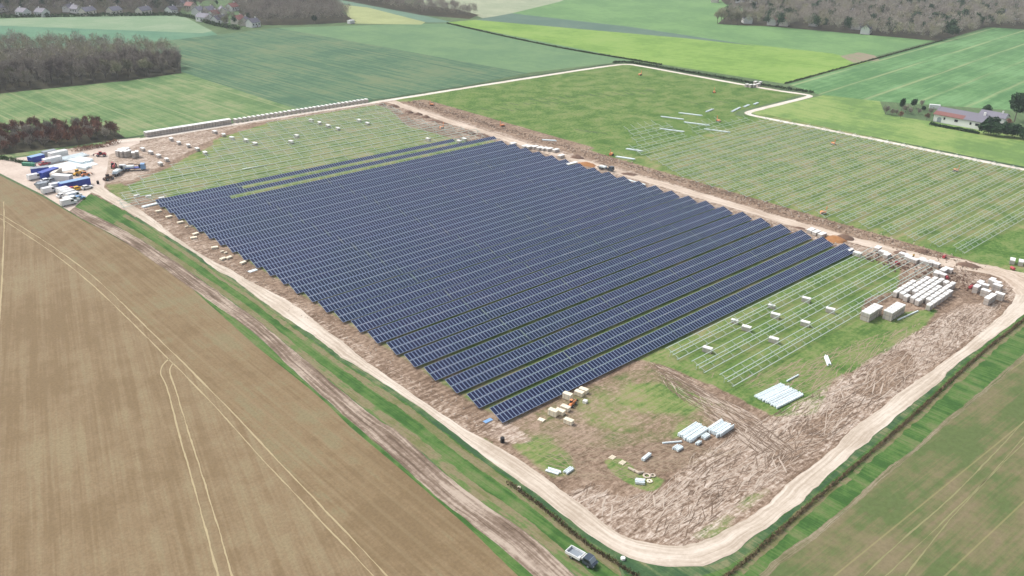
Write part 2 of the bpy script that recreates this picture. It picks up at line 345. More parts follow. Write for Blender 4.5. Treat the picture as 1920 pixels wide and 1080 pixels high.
ribbon_between('verge', W_(EDGE[3:]), W_(MUDL[1:]), -.012, VG, .35, seed=2)
ribbon_between('mud_track', W_(MUDL), W_(MUDRR), -.006, MUDR, .18, nv=8, seed=3)
ribbon_between('verge', W_(MUDRR), W_([(165, 362)] + RL[2:15]), -.016, VG, .3, nv=5, seed=4)
def between(A, B, f):
    A = smooth_line(W_(A), 3); B = smooth_line(W_(B), 3); n = 160
    def res(P):
        d = np.r_[0, np.cumsum(np.linalg.norm(np.diff(P, axis=0), axis=1))]; s = np.linspace(0, d[-1], n); return np.c_[np.interp(s, d, P[:, 0]), np.interp(s, d, P[:, 1])]
    return res(A) * (1 - f) + res(B) * f
LB = RL[2:15]; MB2 = [(212, 420)] + MUDRR[2:]
ribbon_between('verge', between(MB2, LB, .02), between(MB2, LB, .28), -.010, GBR, .2, nv=3, seed=5)
ribbon_between('verge', between(MB2, LB, .62), between(MB2, LB, .82), -.008, GBR, .25, nv=3, seed=6)
ribbon_between('verge', between(MB2, LB, .86), W_(LB), -.004, VD, .25, nv=3, seed=7)
RUT = [(1430, 1082), (1469, 1044), (1567, 974), (1678, 872), (1789, 780), (1920, 668), (2100, 520)]
FEN = [(1340, 1100), (1400, 1052), (1511, 952), (1594, 883), (1714, 780), (1829, 671), (1920, 601), (2080, 470)]
ribbon_between('verge', W_([(1150, 1110), (1192, 1052), (1247, 1063), (1317, 1063), (1355, 1052)] + RL[19:26] + [(2100, 440)]), W_([(1250, 1160), (1330, 1150)] + RUT), -.014, VG, .2, nv=5, seed=8)
ribbon_between('verge', W_(RL[14:26] + [(2100, 440)]), W_([(1170, 1075), (1245, 1088), (1320, 1085)] + [(a - 4, b - 8) for a, b in FEN[1:]]), -.009, VD, .25, nv=3, seed=9)
ribbon('rut', W_(RUT), 1.1, -.003, road_mat('dry_rut', (.19, .17, .10), (.11, .11, .05), (.30, .25, .18), (.08, .15, .04)), rag=.18, seed=10)
ribbon('verge', W_([(a + 5, b + 4) for a, b in FEN]), 1.5, -.001, GBR, rag=.3, seed=11)

# --- the site's own ground: one fine sheet whose soil / chalk amounts are stored per vertex
xs = np.r_[np.arange(100, 330, .7), np.arange(330, 525, 1.6)]; ys = np.r_[np.arange(44, 142, .7), np.arange(142, 436, 1.3)]
XX, YY = np.meshgrid(xs, ys); PX, PY = XX.ravel(), YY.ravel()
def inpoly(P):
    P = np.array(P); c = np.zeros(len(PX), bool); j = len(P) - 1
    for i in range(len(P)):
        a, b = P[i], P[j]; k = (a[1] > PY) != (b[1] > PY)
        with np.errstate(divide='ignore', invalid='ignore'): xx = (b[0] - a[0]) * (PY - a[1]) / (b[1] - a[1] + 1e-12) + a[0]
        c ^= k & (PX < xx); j = i
    return c
def blur(m, it):
    m = m.reshape(XX.shape).astype(float)
    for _ in range(it):
        p = np.pad(m, 1, mode='edge'); m = (p[:-2, 1:-1] + p[2:, 1:-1] + p[1:-1, :-2] + p[1:-1, 2:] + 2 * m) / 6
    return m.ravel()
def box_(x0, x1, y0, y1): return (PX > x0) & (PX < x1) & (PY > y0) & (PY < y1)
mud = np.zeros(len(PX)); chalk = np.zeros(len(PX)); lush = np.zeros(len(PX))
def paint(arr, m, v, it=6):
    b = blur(m, it); arr[:] = arr * (1 - b) + v * b
dist_rows = ((PY - 133) % 8.58)
paint(mud, box_(117, 284, 125, 350), .33); paint(lush, box_(200, 284, 60, 135), .3)
paint(mud, inpoly(W_([(880, 800), (1200, 672), (1300, 640), (1620, 470), (1930, 520), (1925, 570), (1690, 785), (1400, 985), (1300, 1040), (1150, 1010)])), .85, 8)
paint(mud, inpoly(W_([(930, 800), (1210, 675), (1400, 775), (1290, 820), (1150, 850), (1000, 830)])), .56, 8)
paint(mud, inpoly(W_([(1110, 655), (1270, 580), (1600, 468), (1650, 485), (1690, 500), (1680, 545), (1620, 560), (1610, 600), (1700, 585), (1760, 578), (1730, 615), (1640, 670), (1560, 715), (1530, 775), (1450, 782), (1380, 742), (1240, 682)])), .12, 5)
paint(mud, inpoly(W_([(1240, 720), (1180, 720), (1150, 745), (1180, 770), (1280, 775), (1340, 760), (1300, 735)])), .30, 4)
paint(mud, inpoly(W_([(1080, 750), (1140, 735), (1200, 790), (1160, 810), (1090, 790)])), .45, 4)
paint(mud, inpoly(W_([(950, 832), (1020, 815), (1070, 850), (1085, 890), (1035, 898), (990, 865)])), .38, 4)
paint(mud, inpoly(W_([(1130, 862), (1165, 858), (1200, 885), (1248, 900), (1225, 922), (1190, 915), (1150, 890)])), .12, 2)
paint(mud, inpoly(W_([(1290, 1012), (1400, 930), (1470, 900), (1395, 965), (1340, 1008)])), .35, 3)
paint(mud, inpoly(W_([(1270, 800), (1290, 790), (1280, 815), (1265, 820)])), .2, 2)
paint(chalk, inpoly(W_([(1030, 930), (1100, 905), (1170, 930), (1240, 915), (1300, 850), (1400, 800), (1480, 760), (1600, 690), (1700, 630), (1790, 570), (1890, 560), (1860, 610), (1700, 735), (1510, 885), (1400, 975), (1300, 1035), (1170, 1012), (1090, 970), (1030, 930)])), .52, 6)
paint(chalk, inpoly(W_([(1440, 850), (1500, 800), (1560, 770), (1600, 760), (1540, 830), (1470, 880)])), .3, 4)
paint(chalk, inpoly(W_([(1600, 740), (1640, 690), (1700, 660), (1720, 690), (1650, 745)])), .2, 4)
paint(chalk, inpoly(W_([(880, 790), (960, 790), (1010, 830), (960, 835), (900, 815)])), .7, 4)
paint(mud, box_(104, 118.5, 128, 345), .85, 4); paint(chalk, box_(104, 115.5, 128, 345), .42, 5)
paint(mud, box_(118.5, 126, 128, 345), .5, 3)
paint(mud, box_(284.5, 309.5, 70, 420), .9, 4); paint(chalk, box_(285, 300, 70, 420), .5, 4)
paint(mud, box_(306, 315, 280, 420), .85, 4)
paint(mud, inpoly(W_([(205, 275), (400, 235), (480, 222), (500, 232), (400, 262), (400, 272), (350, 295), (323, 312), (270, 335), (240, 350), (195, 350)])), .9, 3)
paint(chalk, inpoly(W_([(205, 275), (400, 235), (470, 225), (400, 262), (350, 290), (323, 305), (250, 340), (195, 345)])), .55, 3)
paint(mud, box_(150, 300, 424, 436), .9, 2); paint(chalk, box_(150, 300, 425, 436), .5, 2)
paint(mud, inpoly(W_([(700, 195), (760, 190), (800, 215), (930, 262), (870, 265), (760, 235), (730, 205)])), .9, 2); paint(chalk, inpoly(W_([(720, 195), (760, 195), (930, 258), (880, 262), (780, 230)])), .45, 2)
paint(mud, inpoly(W_([(110, 280), (260, 262), (215, 350), (300, 400), (150, 380), (60, 330)])), 1, 3); paint(chalk, inpoly(W_([(110, 280), (255, 268), (200, 350), (150, 370), (60, 330)])), .95, 3)
paint(mud, inpoly(W_([(195, 345), (230, 342), (262, 372), (240, 385), (210, 372)])), .45, 2); paint(chalk, inpoly(W_([(195, 345), (230, 342), (262, 372), (240, 385), (210, 372)])), .1, 2)
paint(lush, inpoly(W_([(1240, 680), (1600, 470), (1700, 500), (1640, 680), (1450, 780)])), .5, 5)
paint(lush, box_(309, 510, 262, 430), .75, 5)
paint(lush, inpoly(W_([(1700, 470), (1920, 430), (1990, 480), (1900, 500)])), .9, 4)
nx, ny = len(xs), len(ys)
idx = np.arange(nx * ny).reshape(ny, nx)
fc = np.stack([idx[:-1, :-1], idx[:-1, 1:], idx[1:, 1:], idx[1:, :-1]], -1).reshape(-1, 4)
# clip the sheet to the site's outline (the corner road and the perimeter)
SITE = W_([(1150, 1010), (1240, 1045), (1330, 1035), (1400, 1000), (1500, 920), (1600, 830), (1690, 770), (1780, 690), (1920, 570), (1960, 530), (2200, 460)]) + [(448.5, 60), (447, 270), (440, 273), (430, 278), (440, 283), (516, 284), (507, 427.5), (300, 431.5), (153, 434.5), (140, 432)] + W_([(205, 268), (110, 280), (0, 288), (-60, 290), (-60, 312), (60, 345), (150, 360), (180, 368), (240, 400), (357, 466), (480, 550), (765, 742), (972, 895), (1100, 994)])
ins = inpoly(SITE); keep = ins[fc].all(axis=1); fc = fc[keep]
me = bpy.data.meshes.new('site_ground')
me.from_pydata(np.c_[PX, PY, np.full(len(PX), -.002)].tolist(), [], fc.tolist())
ca = me.color_attributes.new('soil', 'FLOAT_COLOR', 'POINT')
ca.data.foreach_set('color', np.c_[mud, chalk, lush, np.ones(len(PX))].astype('f').ravel())
m, t, b = nodes('site_ground'); co = objco(t)
at = t.nodes.new('ShaderNodeAttribute'); at.attribute_name = 'soil'; sp = t.nodes.new('ShaderNodeSeparateColor'); t.links.new(at.outputs['Color'], sp.inputs[0])
n1 = noise(t, co, .09, 6, .65, .4); n2 = noise(t, co, .8, 6, .7); n3 = noise(t, co, .025, 4)
sx = noise(t, mapping(t, co, scale=(.06, .9, 1)), 1, 4, .65, .6); sy = noise(t, mapping(t, co, rot=-1.35, scale=(.10, .95, 1)), 1, 6, .72, 1.6)
sz = noise(t, mapping(t, co, rot=-.2, scale=(.16, .6, 1)), 1, 6, .72, 2.2)
gr = ramp(t, math_(t, 'MULTIPLY_ADD', n1, .45, math_(t, 'MULTIPLY_ADD', sx, .35, math_(t, 'MULTIPLY', n2, .3))), [(.43, (.07, .13, .035)), (.50, (.125, .195, .055)), (.56, (.20, .245, .085)), (.62, (.27, .245, .13))])
gl = ramp(t, math_(t, 'MULTIPLY_ADD', n1, .5, math_(t, 'MULTIPLY', n2, .5)), [(.43, (.055, .13, .025)), (.51, (.105, .195, .045)), (.58, (.17, .23, .075))])
gr = mixc(t, sp.outputs[2], gr, gl)
streak = math_(t, 'MULTIPLY_ADD', sy, .5, math_(t, 'MULTIPLY', sz, .5))
md = ramp(t, math_(t, 'MULTIPLY_ADD', n2, .35, math_(t, 'MULTIPLY_ADD', streak, .45, math_(t, 'MULTIPLY', n1, .2))), [(.43, (.12, .08, .055)), (.5, (.24, .17, .12)), (.57, (.38, .29, .22))])
ck = ramp(t, math_(t, 'MULTIPLY_ADD', n2, .3, math_(t, 'MULTIPLY', streak, .7)), [(.44, (.25, .18, .135)), (.5, (.40, .315, .25)), (.57, (.60, .515, .44))])
def thr(mask, nn, wdt=.16, amp=1.1):
    v = math_(t, 'ADD', mask, math_(t, 'MULTIPLY_ADD', nn, amp, -.5 * amp)); return ramp_fac(t, v, .5 - wdt, .5 + wdt)
nm = math_(t, 'MULTIPLY_ADD', n1, .5, math_(t, 'MULTIPLY_ADD', n2, .25, math_(t, 'MULTIPLY', streak, .25)))
col = mixc(t, thr(sp.outputs[0], nm), gr, md)
nm2 = math_(t, 'MULTIPLY_ADD', n1, .2, math_(t, 'MULTIPLY_ADD', n2, .25, math_(t, 'MULTIPLY', streak, .55)))
col = mixc(t, thr(sp.outputs[1], nm2, .14, 1.5), col, ck)
t.links.new(col, b.inputs['Base Color']); b.inputs['Roughness'].default_value = .95; b.inputs['Specular IOR Level'].default_value = .1
bp = t.nodes.new('ShaderNodeBump'); bp.inputs['Distance'].default_value = .35; bp.inputs['Strength'].default_value = .6
t.links.new(math_(t, 'ADD', n2, streak), bp.inputs['Height']); t.links.new(bp.outputs[0], b.inputs['Normal'])
me.materials.append(m); tag(link('site_ground', me), kind='structure')
# under the far-left compound and beyond the sheet: a chalk yard
YARD = road_mat('chalk_yard', (.56, .47, .40), (.42, .34, .28), (.66, .59, .52))
psheet('yard', [(-120, 290), (0, 300), (60, 292), (110, 283), (160, 284), (220, 262), (262, 258), (262, 268), (205, 290), (195, 352), (170, 362), (140, 388), (130, 396), (82, 366), (32, 341), (0, 325), (-120, 283)][::-1], .003, YARD)
# --- roads
ROAD = road_mat('gravel_road', (.52, .445, .365), (.41, .34, .27), (.63, .56, .48), None)
ROAD2 = road_mat('white_road', (.66, .60, .53), (.54, .47, .39), (.74, .69, .62))
XROAD = road_mat('cross_road', (.52, .43, .345), (.40, .31, .24), (.62, .53, .45))
ribbon_between('gravel_road', W_(RL), W_(RR), .008, ROAD, .38, nv=10, seed=12)
CR = [(296, 426), (293, 400), (292, 315.5), (293, 260), (295, 211), (294.7, 158.6), (298, 120), (301, 104.7), (309, 84), (312, 72), (314, 60)]
ribbon('gravel_road', CR, 6.2, .012, XROAD, rag=.35, nv=6, seed=13)
ribbon('gravel_road', W_([(1765, 490), (1830, 500), (1880, 512), (1915, 530), (1935, 555)]), 9, .016, XROAD, rag=.4, nv=6, seed=23)
ribbon('perimeter_road', W_([(205, 268), (270, 261)]) + [(170, 431), (230, 431), (296, 429.5), (395, 429.3), (495, 427), (505, 423), (507, 412), (508.5, 350), (511, 300), (516, 283), (514, 279.5), (500, 279), (450, 279), (440, 278), (437.5, 272), (438.5, 262), (442, 220), (446, 130), (449, 90), (452, 40)], 3.9, .016, ROAD2, rag=.2, seed=14)
DK = field_mat('dark_margin', (.055, .095, .05), (.09, .13, .065), 0)
ribbon('margin', [(300, 434.5), (395, 433.3), (500, 431), (511, 428), (513, 350), (516, 300), (521, 284)], 3.2, -.005, DK, rag=.4, seed=15)
ribbon('margin', [(441.8, 270), (446, 220), (450, 130), (454, 60)], 2.2, -.006, DK, rag=.3, seed=16)
ribbon('margin', [(140, 437), (230, 439.5), (300, 434.5)], 2.6, -.006, DK, rag=.3, seed=17)
# wheel scars in the muddy corner: thin ribbons of lighter and darker soil
SC1 = plain('chalk_scar', (.45, .37, .30), .95, 0, .2, .8); SC2 = plain('mud_scar', (.16, .11, .075), .95, 0, .3, .8); SC3 = plain('faint_scar', (.29, .225, .15), .95, 0, .3, .8)
def scars(name, n, poly, dirs, wd, mat, ln, z, seed, curv=.012):
    r = np.random.default_rng(seed); P = np.array(W_(poly)); lo, hi = P.min(0), P.max(0); mb = MB(); k = 0
    import itertools
    def inside(q):
        c = False; j = len(P) - 1
        for i in range(len(P)):
            a, b2 = P[i], P[j]
            if (a[1] > q[1]) != (b2[1] > q[1]) and q[0] < (b2[0] - a[0]) * (q[1] - a[1]) / (b2[1] - a[1]) + a[0]: c = not c
            j = i
        return c
    while k < n:
        q = r.uniform(lo, hi)
        if not inside(q): continue
        k += 1; a = r.choice(dirs) + r.normal(0, .22); L = r.uniform(*ln); cv = r.normal(0, curv); pair = r.random() < .35
        for off in ((-.9, .9) if pair else (0,)):
            p = q + np.array([-math.sin(a), math.cos(a)]) * off; aa = a; wv = r.uniform(*wd); s = 0; pts = []
            while s < L:
                pts.append((p.copy(), aa)); p = p + np.array([math.cos(aa), math.sin(aa)]) * .8; aa += cv * .8 + r.normal(0, .015); s += .8
                if not inside(p): break
            if len(pts) < 3: continue
            vs = []; zz = z + r.uniform(0, .02)
            for i, (c, ang) in enumerate(pts):
                ww = wv * (.25 + .75 * math.sin(math.pi * (i + .5) / len(pts))) * r.uniform(.6, 1.2) / 2; nn = np.array([-math.sin(ang), math.cos(ang)])
                vs += [(*(c - nn * ww), zz), (*(c + nn * ww), zz)]
            mb.add(vs, [(2 * i, 2 * i + 2, 2 * i + 3, 2 * i + 1) for i in range(len(pts) - 1)])
    o = mb.build(name, mat, fix=False); tag(o, kind='stuff'); return o
CORNER = [(1050, 935), (1110, 900), (1170, 930), (1240, 915), (1300, 850), (1400, 800), (1480, 760), (1600, 690), (1700, 630), (1790, 580), (1880, 570), (1860, 610), (1700, 725), (1500, 868), (1390, 950), (1290, 1012), (1190, 1000), (1100, 950)]
da = pdir((1500, 830), (1650, 700)); db = pdir((1100, 960), (1200, 940)); dc = pdir((1300, 940), (1380, 870))
TRK_POLY = [(1200, 672), (1240, 680), (1330, 730), (1420, 780), (1500, 850), (1420, 850), (1330, 790), (1240, 720)]
dt = pdir((1210, 680), (1440, 820))
for args, lb in ((('tyre_scars', 520, CORNER, [da, da, da, da + .12, dc, .1, db], (.07, .20), SC1, (4, 16), .004, 1, .02), 'pale chalky tyre scars criss-crossing the muddy corner'),
                 (('tyre_scars', 420, CORNER, [da, da, da - .1, dc, .4], (.08, .26), SC2, (1.5, 6), .03, 2, .03), 'dark brown tyre scars in the muddy corner'),
                 (('tyre_scars', 26, CORNER, [dc, dc + .25, .6], (.25, .5), SC1, (3, 9), .05, 12, .01), 'broad pale scars fanning out at the bend of the road'),
                 (('tyre_scars', 110, TRK_POLY, [dt], (.12, .3), SC1, (4, 18), .004, 3, .003), 'pale parallel ruts of the dirt track beside the bare racks'),
                 (('tyre_scars', 110, TRK_POLY, [dt], (.12, .3), SC2, (4, 16), .03, 4, .003), 'dark wet ruts of the dirt track beside the bare racks'),
                 (('tyre_scars', 260, [(940, 800), (1100, 800), (1300, 830), (1400, 850), (1200, 900), (1050, 900), (1000, 850)], [pdir((1000, 820), (1200, 900)), pdir((1000, 900), (1200, 860))], (.08, .2), SC3, (2, 9), .004, 5, .03), 'faint tyre scars in the trampled grass by the panel row end'),
                 (('tyre_scars', 200, [(1740, 490), (1800, 500), (1890, 540), (1880, 570), (1800, 570), (1760, 530), (1690, 490)], [pdir((1740, 495), (1890, 545)), .6], (.12, .3), SC2, (1.5, 7), .03, 6, .04), 'dark tyre scars on the ground around the crate yard'),
                 (('tyre_scars', 160, [(1260, 640), (1330, 720), (1450, 690), (1600, 640), (1740, 600), (1640, 680), (1560, 730), (1440, 770)], [.05, pdir((1560, 740), (1700, 620))], (.10, .25), SC3, (3, 14), .004, 7, .03), 'faint brown tyre marks in the grass beside the racks')):
    o = scars(*args); tag(o, lb, 'tyre marks')

mbk = MB(); r_ = random.Random(4)
for (xa, ya, xb, yb, n_) in ((950, 196, 1090, 190, 8), (1000, 188, 1240, 166, 13), (1120, 180, 1250, 172, 6), (860, 205, 1000, 205, 6), (1300, 192, 1400, 190, 4), (1090, 245, 1140, 250, 3)):
    for i_ in range(n_):
        f_ = (i_ + r_.uniform(-.2, .2)) / n_; p_ = G(xa + (xb - xa) * f_, ya + (yb - ya) * f_); L_ = r_.uniform(4, 11)
        mbk.box((p_[0], p_[1], .02), (r_.uniform(.5, .9), L_, .03), rz=r_.uniform(-.15, .25))
tag(mbk.build('dark_streaks', plain('dark_grass', (.06, .10, .04), .95, 0, .4, .6), fix=False), 'short dark streaks in the empty grass field', 'streaks', kind='stuff')  # thin dark green strokes of random length laid on the grass

# ---------------------------------------------------------------- solar panel rows
TILT = math.radians(20); L2 = 5.1; MW = 1.15; ML = 2.5; NT = 29; TW = 33.5
ZN = .66; ct, st = math.cos(TILT), math.sin(TILT)
def slope(u, lift=0.0):        # u metres up the slope from the near edge -> (y, z) relative to the far edge's ground line
    return (-L2 * ct + u * ct - lift * st, ZN + u * st + lift * ct)
RX = Matrix.Rotation(TILT, 3, 'X')
def add_module(mb, x, u, lift=.05):
    hw, hl, fr, th = (MW - .02) / 2, (ML - .02) / 2, .10, .04
    def P(dx, du, dl): y, z = slope(u + du, lift + dl); return (x + dx, y, z)
    o = [P(-hw, -hl, th), P(hw, -hl, th), P(hw, hl, th), P(-hw, hl, th)]
    i_ = [P(-hw + fr, -hl + fr, th), P(hw - fr, -hl + fr, th), P(hw - fr, hl - fr, th), P(-hw + fr, hl - fr, th)]
    g = [P(-hw + fr, -hl + fr, th - .006), P(hw - fr, -hl + fr, th - .006), P(hw - fr, hl - fr, th - .006), P(-hw + fr, hl - fr, th - .006)]
    bt = [P(-hw, -hl, 0), P(hw, -hl, 0), P(hw, hl, 0), P(-hw, hl, 0)]
    n = len(mb.v); mb.v += o + i_ + g + bt
    q = [(0, 1, 5, 4), (1, 2, 6, 5), (2, 3, 7, 6), (3, 0, 4, 7), (12, 13, 1, 0), (13, 14, 2, 1), (14, 15, 3, 2), (15, 12, 0, 3), (15, 14, 13, 12)]
    mb.f += [tuple(k + n for k in f) for f in q] + [(8 + n, 9 + n, 10 + n, 11 + n)]; mb.m += [0] * len(q) + [1]
one = MB(); add_module(one, 0, 0, .05)
# module mesh centred at the slope point u=0 ; placed with offsets along the slope
MOD = one.mesh('solar_panel', [ALU, GLASS], fix=False)
def table_mesh():
    mb = MB(); x0, x1 = .1, NT * MW + .1
    for u in (.45, 1.95, 2.95, 4.45):
        y, z = slope(u, -.0); mb.box(((x0 + x1) / 2, y, z), (x1 - x0, .08, .06), mat=RX)
    x = x0 + 1.6
    while x < x1:
        y, z = slope(L2 / 2, -.09); mb.box((x, y, z), (.08, L2 - .5, .1), mat=RX)
        for u in (1.0, 3.6):
            y, z = slope(u, -.14); mb.box((x, y, z / 2), (.1, .12, z))
        x += 4.3
    return mb.mesh('panel_table', [GALV])
TAB = table_mesh()
def modules_mesh(cols):        # all modules of the given column numbers (0..144) of a row
    mb = MB()
    for c in cols:
        x = (c // NT) * TW + (c % NT) * MW + MW / 2 + .1
        add_module(mb, x, ML / 2); add_module(mb, x, L2 - ML / 2)
    return mb.mesh('solar_panels', [ALU, GLASS], fix=False)
REST = modules_mesh(range(50, 145)); ALLM = modules_mesh(range(145))
X0 = 117.2
def rowY(k): return 133.0 + 8.58 * k
rr = random.Random(3)
for k in range(22):
    nm = 'front' if k == 0 else ORD[k]
    lab = ('frontmost long row of dark blue solar panels, beside the bare racks' if k == 0 else
           'long row of dark blue solar panels, %s from the front of the main block' % ORD[k])
    row = empty('solar_panel_row', (X0 + rr.uniform(-.3, .3) + (0 if k < 12 else -.1), rowY(k) + rr.uniform(-.1, .1), 0), 0, lab, 'solar panels', 'rows of solar panels in the main block')
    row.rotation_euler.x = math.radians(rr.uniform(-.7, .7))
    if k > 9: row.scale = (1 - .0011 * (k - 9), 1, 1)
    tabs = [link('panel_table', TAB, row, (i * TW, 0, rr.uniform(-.05, .05))) for i in range(5)]
    if k < 13:
        for c in range(50):
            ti = c // NT; xl = (c % NT) * MW + MW / 2 + .1
            for u in (ML / 2, L2 - ML / 2):
                y, z = slope(u); y0, z0 = slope(0)
                link('solar_panel', MOD, tabs[ti], (xl, y - y0, z - z0))
        tag(link('solar_panels', REST, row), kind='stuff')
    else:
        tag(link('solar_panels', ALLM, row), kind='stuff')
def partial_row(k, specs, lab):
    row = empty('solar_panel_row', (X0, rowY(k), 0), 0, lab, 'solar panels', 'unfinished rows of solar panels at the back of the block')
    n = max(s[1] for s in specs)
    for i in range(math.ceil(n / NT)): link('panel_table', TAB, row, (i * TW, 0, 0))
    mb = MB()
    for (a, b2, rws) in specs:
        for c in range(a, b2):
            x = (c // NT) * TW + (c % NT) * MW + MW / 2 + .1
            if 'l' in rws: add_module(mb, x, ML / 2)
            if 'u' in rws: add_module(mb, x, L2 - ML / 2)
    tag(link('solar_panels', mb.mesh('solar_panels', [ALU, GLASS], fix=False), row), kind='stuff')
partial_row(22, [(0, 22, 'lu'), (22, 145, 'u')], 'half-filled row of dark solar panels with one missing strip, second from the back')
partial_row(23, [(0, 30, 'lu'), (30, 128, 'u')], 'rearmost half-filled row of solar panels, ending short of the others')

# ---------------------------------------------------------------- bare mounting racks
def rail_mesh(length, bright=True):
    mb = MB(); mb.box((length / 2, 0, 0), (length, .19 if bright else .18, .09), mat=RX); return mb.mesh('rail', [GALV if bright else GALVF])
def one_rafter():
    mb = MB(); y, z = slope(L2 / 2, -.1); mb.box((0, y, z), (.08, L2 - .4, .1), mat=RX); return mb.mesh('rafter', [GALVF])
def one_post(u):
    mb = MB(); y, z = slope(u, -.14); mb.box((0, y, z / 2), (.06, .10, z)); return mb.mesh('post', [GALVF])
RAF = one_rafter(); PO1 = one_post(1.0); PO2 = one_post(3.6)
RAILS = {}
def rack(x0, x1, Y, lab, grp, detail, nr=4, raf=4.3):
    bright = grp.startswith('bare racks in front')
    e = empty('mounting_rack', (x0, Y, 0), 0, lab, 'mounting rack', grp); Ln = x1 - x0
    key = (round(Ln), bright)
    if key not in RAILS: RAILS[key] = rail_mesh(key[0], bright)
    for u in (.3, 2.1, 3.1, 4.85)[:nr]:
        y, z = slope(u); link('rail', RAILS[key], e, (0, y, z))
    n = int(Ln / raf)
    if detail:
        for i in range(n + 1):
            x = .8 + i * (Ln - 1.6) / n
            link('rafter', RAF, e, (x, 0, 0)); link('post', PO1, e, (x, 0, 0)); link('post', PO2, e, (x, 0, 0))
    else:
        mb = MB()
        for i in range(n + 1):
            x = .8 + i * (Ln - 1.6) / n; y, z = slope(L2 / 2, -.1); mb.box((x, y, z), (.15, L2 - .4, .1), mat=RX)
            for u in (1.0, 3.6): y, z = slope(u, -.14); mb.box((x, y, z / 2), (.05, .08, z))
        tag(mb.build('rafters', GALVF, e), kind='stuff')
    return e
for j, (Y, xa, xb) in enumerate(((125.0, 173.2, 289), (116.0, 172.8, 291), (107.0, 172.6, 291))):
    rack(xa, xb, Y, ('bare steel mounting rack nearest the finished panel rows', 'middle of the three bare steel racks in front of the panel rows', 'frontmost bare steel mounting rack, beside the pale steel sheet stack')[j], 'bare racks in front of the panel rows', True)
# field beyond the cross road: racks run from the cross road to the perimeter road
rt = [(-4, 368), (-3, 313), (-2, 312), (-1, 311.5), (0, 311), (1, 310), (2, 309), (3, 308.5), (4, 308), (5, 307), (6, 306.5), (7, 306), (8, 306), (9, 306), (10, 307), (11, 308), (12, 312)]
for n, (k, xa) in enumerate(rt):
    Y = rowY(k) - .3; xb = 446.5 - (Y - 90) * .042 - 3.5
    rack(xa, xb, Y, 'long bare rack across the dirt road, %s from the near right corner' % ORD[n], 'bare racks beyond the cross road', k < 0)
# half built racks further up that field
for n, (k, a, b2, nr) in enumerate(((13, 316, 434, 4), (14, 318, 434, 3), (15, 321, 372, 3), (15, 380, 433, 2), (16, 326, 368, 2), (16, 376, 425, 2), (17, 338, 372, 2), (18, 346, 378, 2), (17, 384, 410, 1), (19, 352, 376, 1))):
    rack(a, b2, rowY(k) - .3, 'half-built short rack in the open grass, %s beyond the finished ones' % ORD[n], 'half-built racks beyond the cross road', False, nr, 6)
# field behind the panel rows
for n, (k, a, b2) in enumerate(((24, 106, 288), (25, 110, 285), (26, 116, 284), (27, 124, 281), (28, 141, 279), (29, 160, 276), (30, 168, 274), (31, 176, 282), (32, 190, 284), (33, 210, 284))):
    rack(a, b2, rowY(k), 'bare rack in the field behind the panels, %s beyond the last panel row' % ORD[n], 'bare racks behind the panel rows', False, 4, 5.6)

# ---------------------------------------------------------------- crates and pallets
def crate_proto(name, sx, sy, sz, side, topm, tiers=1):
    e = empty(name, (0, -900, 0), 0, 'x', 'pallet crate')
    p = MB()
    for i in (-1, 0, 1): p.box((0, i * (sy / 2 - .08), .05), (sx, .1, .1))
    for i in range(5): p.box((-sx / 2 + .1 + i * (sx - .2) / 4, 0, .115), (.12, sy, .025))
    p.build('pallet_base', WOOD, e)
    for q in range(tiers):
        z0 = .13 + q * (sz + .12); b_ = MB(); b_.box((0, 0, z0 + sz / 2), (sx - .04, sy - .04, sz)); b_.build('carton', side, e)
        if q: b2 = MB(); b2.box((0, 0, z0 - .06), (sx, sy, .115)); b2.build('pallet_base', WOOD, e)
    c = MB(); z1 = .13 + tiers * sz + (tiers - 1) * .12; c.box((0, 0, z1 + .02), (sx + .02, sy + .02, .05)); c.box((0, 0, z1 - .10), (sx + .0, sy + .0, .2)); c.build('top_cover', topm, e)
    for s in (-.5, .5):
        st_ = MB(); st_.box((s * sx * .5, 0, (z1 + .13) / 2 + .03), (.04, sy + .035, z1 - .1)); st_.build('strap', PGREY, e)
    return e
P1 = crate_proto('pallet_crate', 2.3, 1.2, 1.15, CARTON, WRAP); P2 = crate_proto('pallet_crate', 2.3, 1.2, 1.1, CARTON, WRAP, 2)
P3 = crate_proto('pallet_crate', 2.3, 1.15, 1.05, CREAM, CREAM)
# crates lying in the racks
for n, (p, r_) in enumerate((((1326, 660), 'lowest, at the near end of the middle rack'), ((1377, 606), 'upright crate half hidden in the upper rack'), ((1399, 620), 'between the upper and middle racks, near the left'), ((1453, 596), 'between the upper and middle racks, further right'), ((1450, 642), 'between the middle and front racks, near the left'), ((1446, 578), 'small one behind the upper rack rails'), ((1511, 566), 'between the upper and middle racks, furthest right'), ((1556, 586), 'furthest right beside the front rack'), ((1509, 611), 'between the middle and front racks, near their centre'))):
    place(P1, G(*p), -math.pi / 2 + .25, 'white pallet crate ' + r_, 'crates among the front racks', 1.12 if n not in (1, 5) else .9)
near = [((1037, 779), 'at the left of the cluster'), ((1050, 776), 'squeezed in the middle of the cluster'), ((1060, 769), 'right of the middle of the cluster'), ((1064, 748), 'tallest, above the yellow loader'), ((1094, 736), 'upper right end of the cluster'), ((1086, 741), 'beside the upper right crate'), ((1066, 794), 'lowest, standing apart')]
for n, (p, r_) in enumerate(near):
    place(P3, G(*p), -1.35, 'cream wrapped crate near the front panel row, ' + r_, 'cream crates at the front row end', (1, 1.15, 1.35 if n in (0, 3) else .95))
fl = [(1015, 788), (1097, 757)]
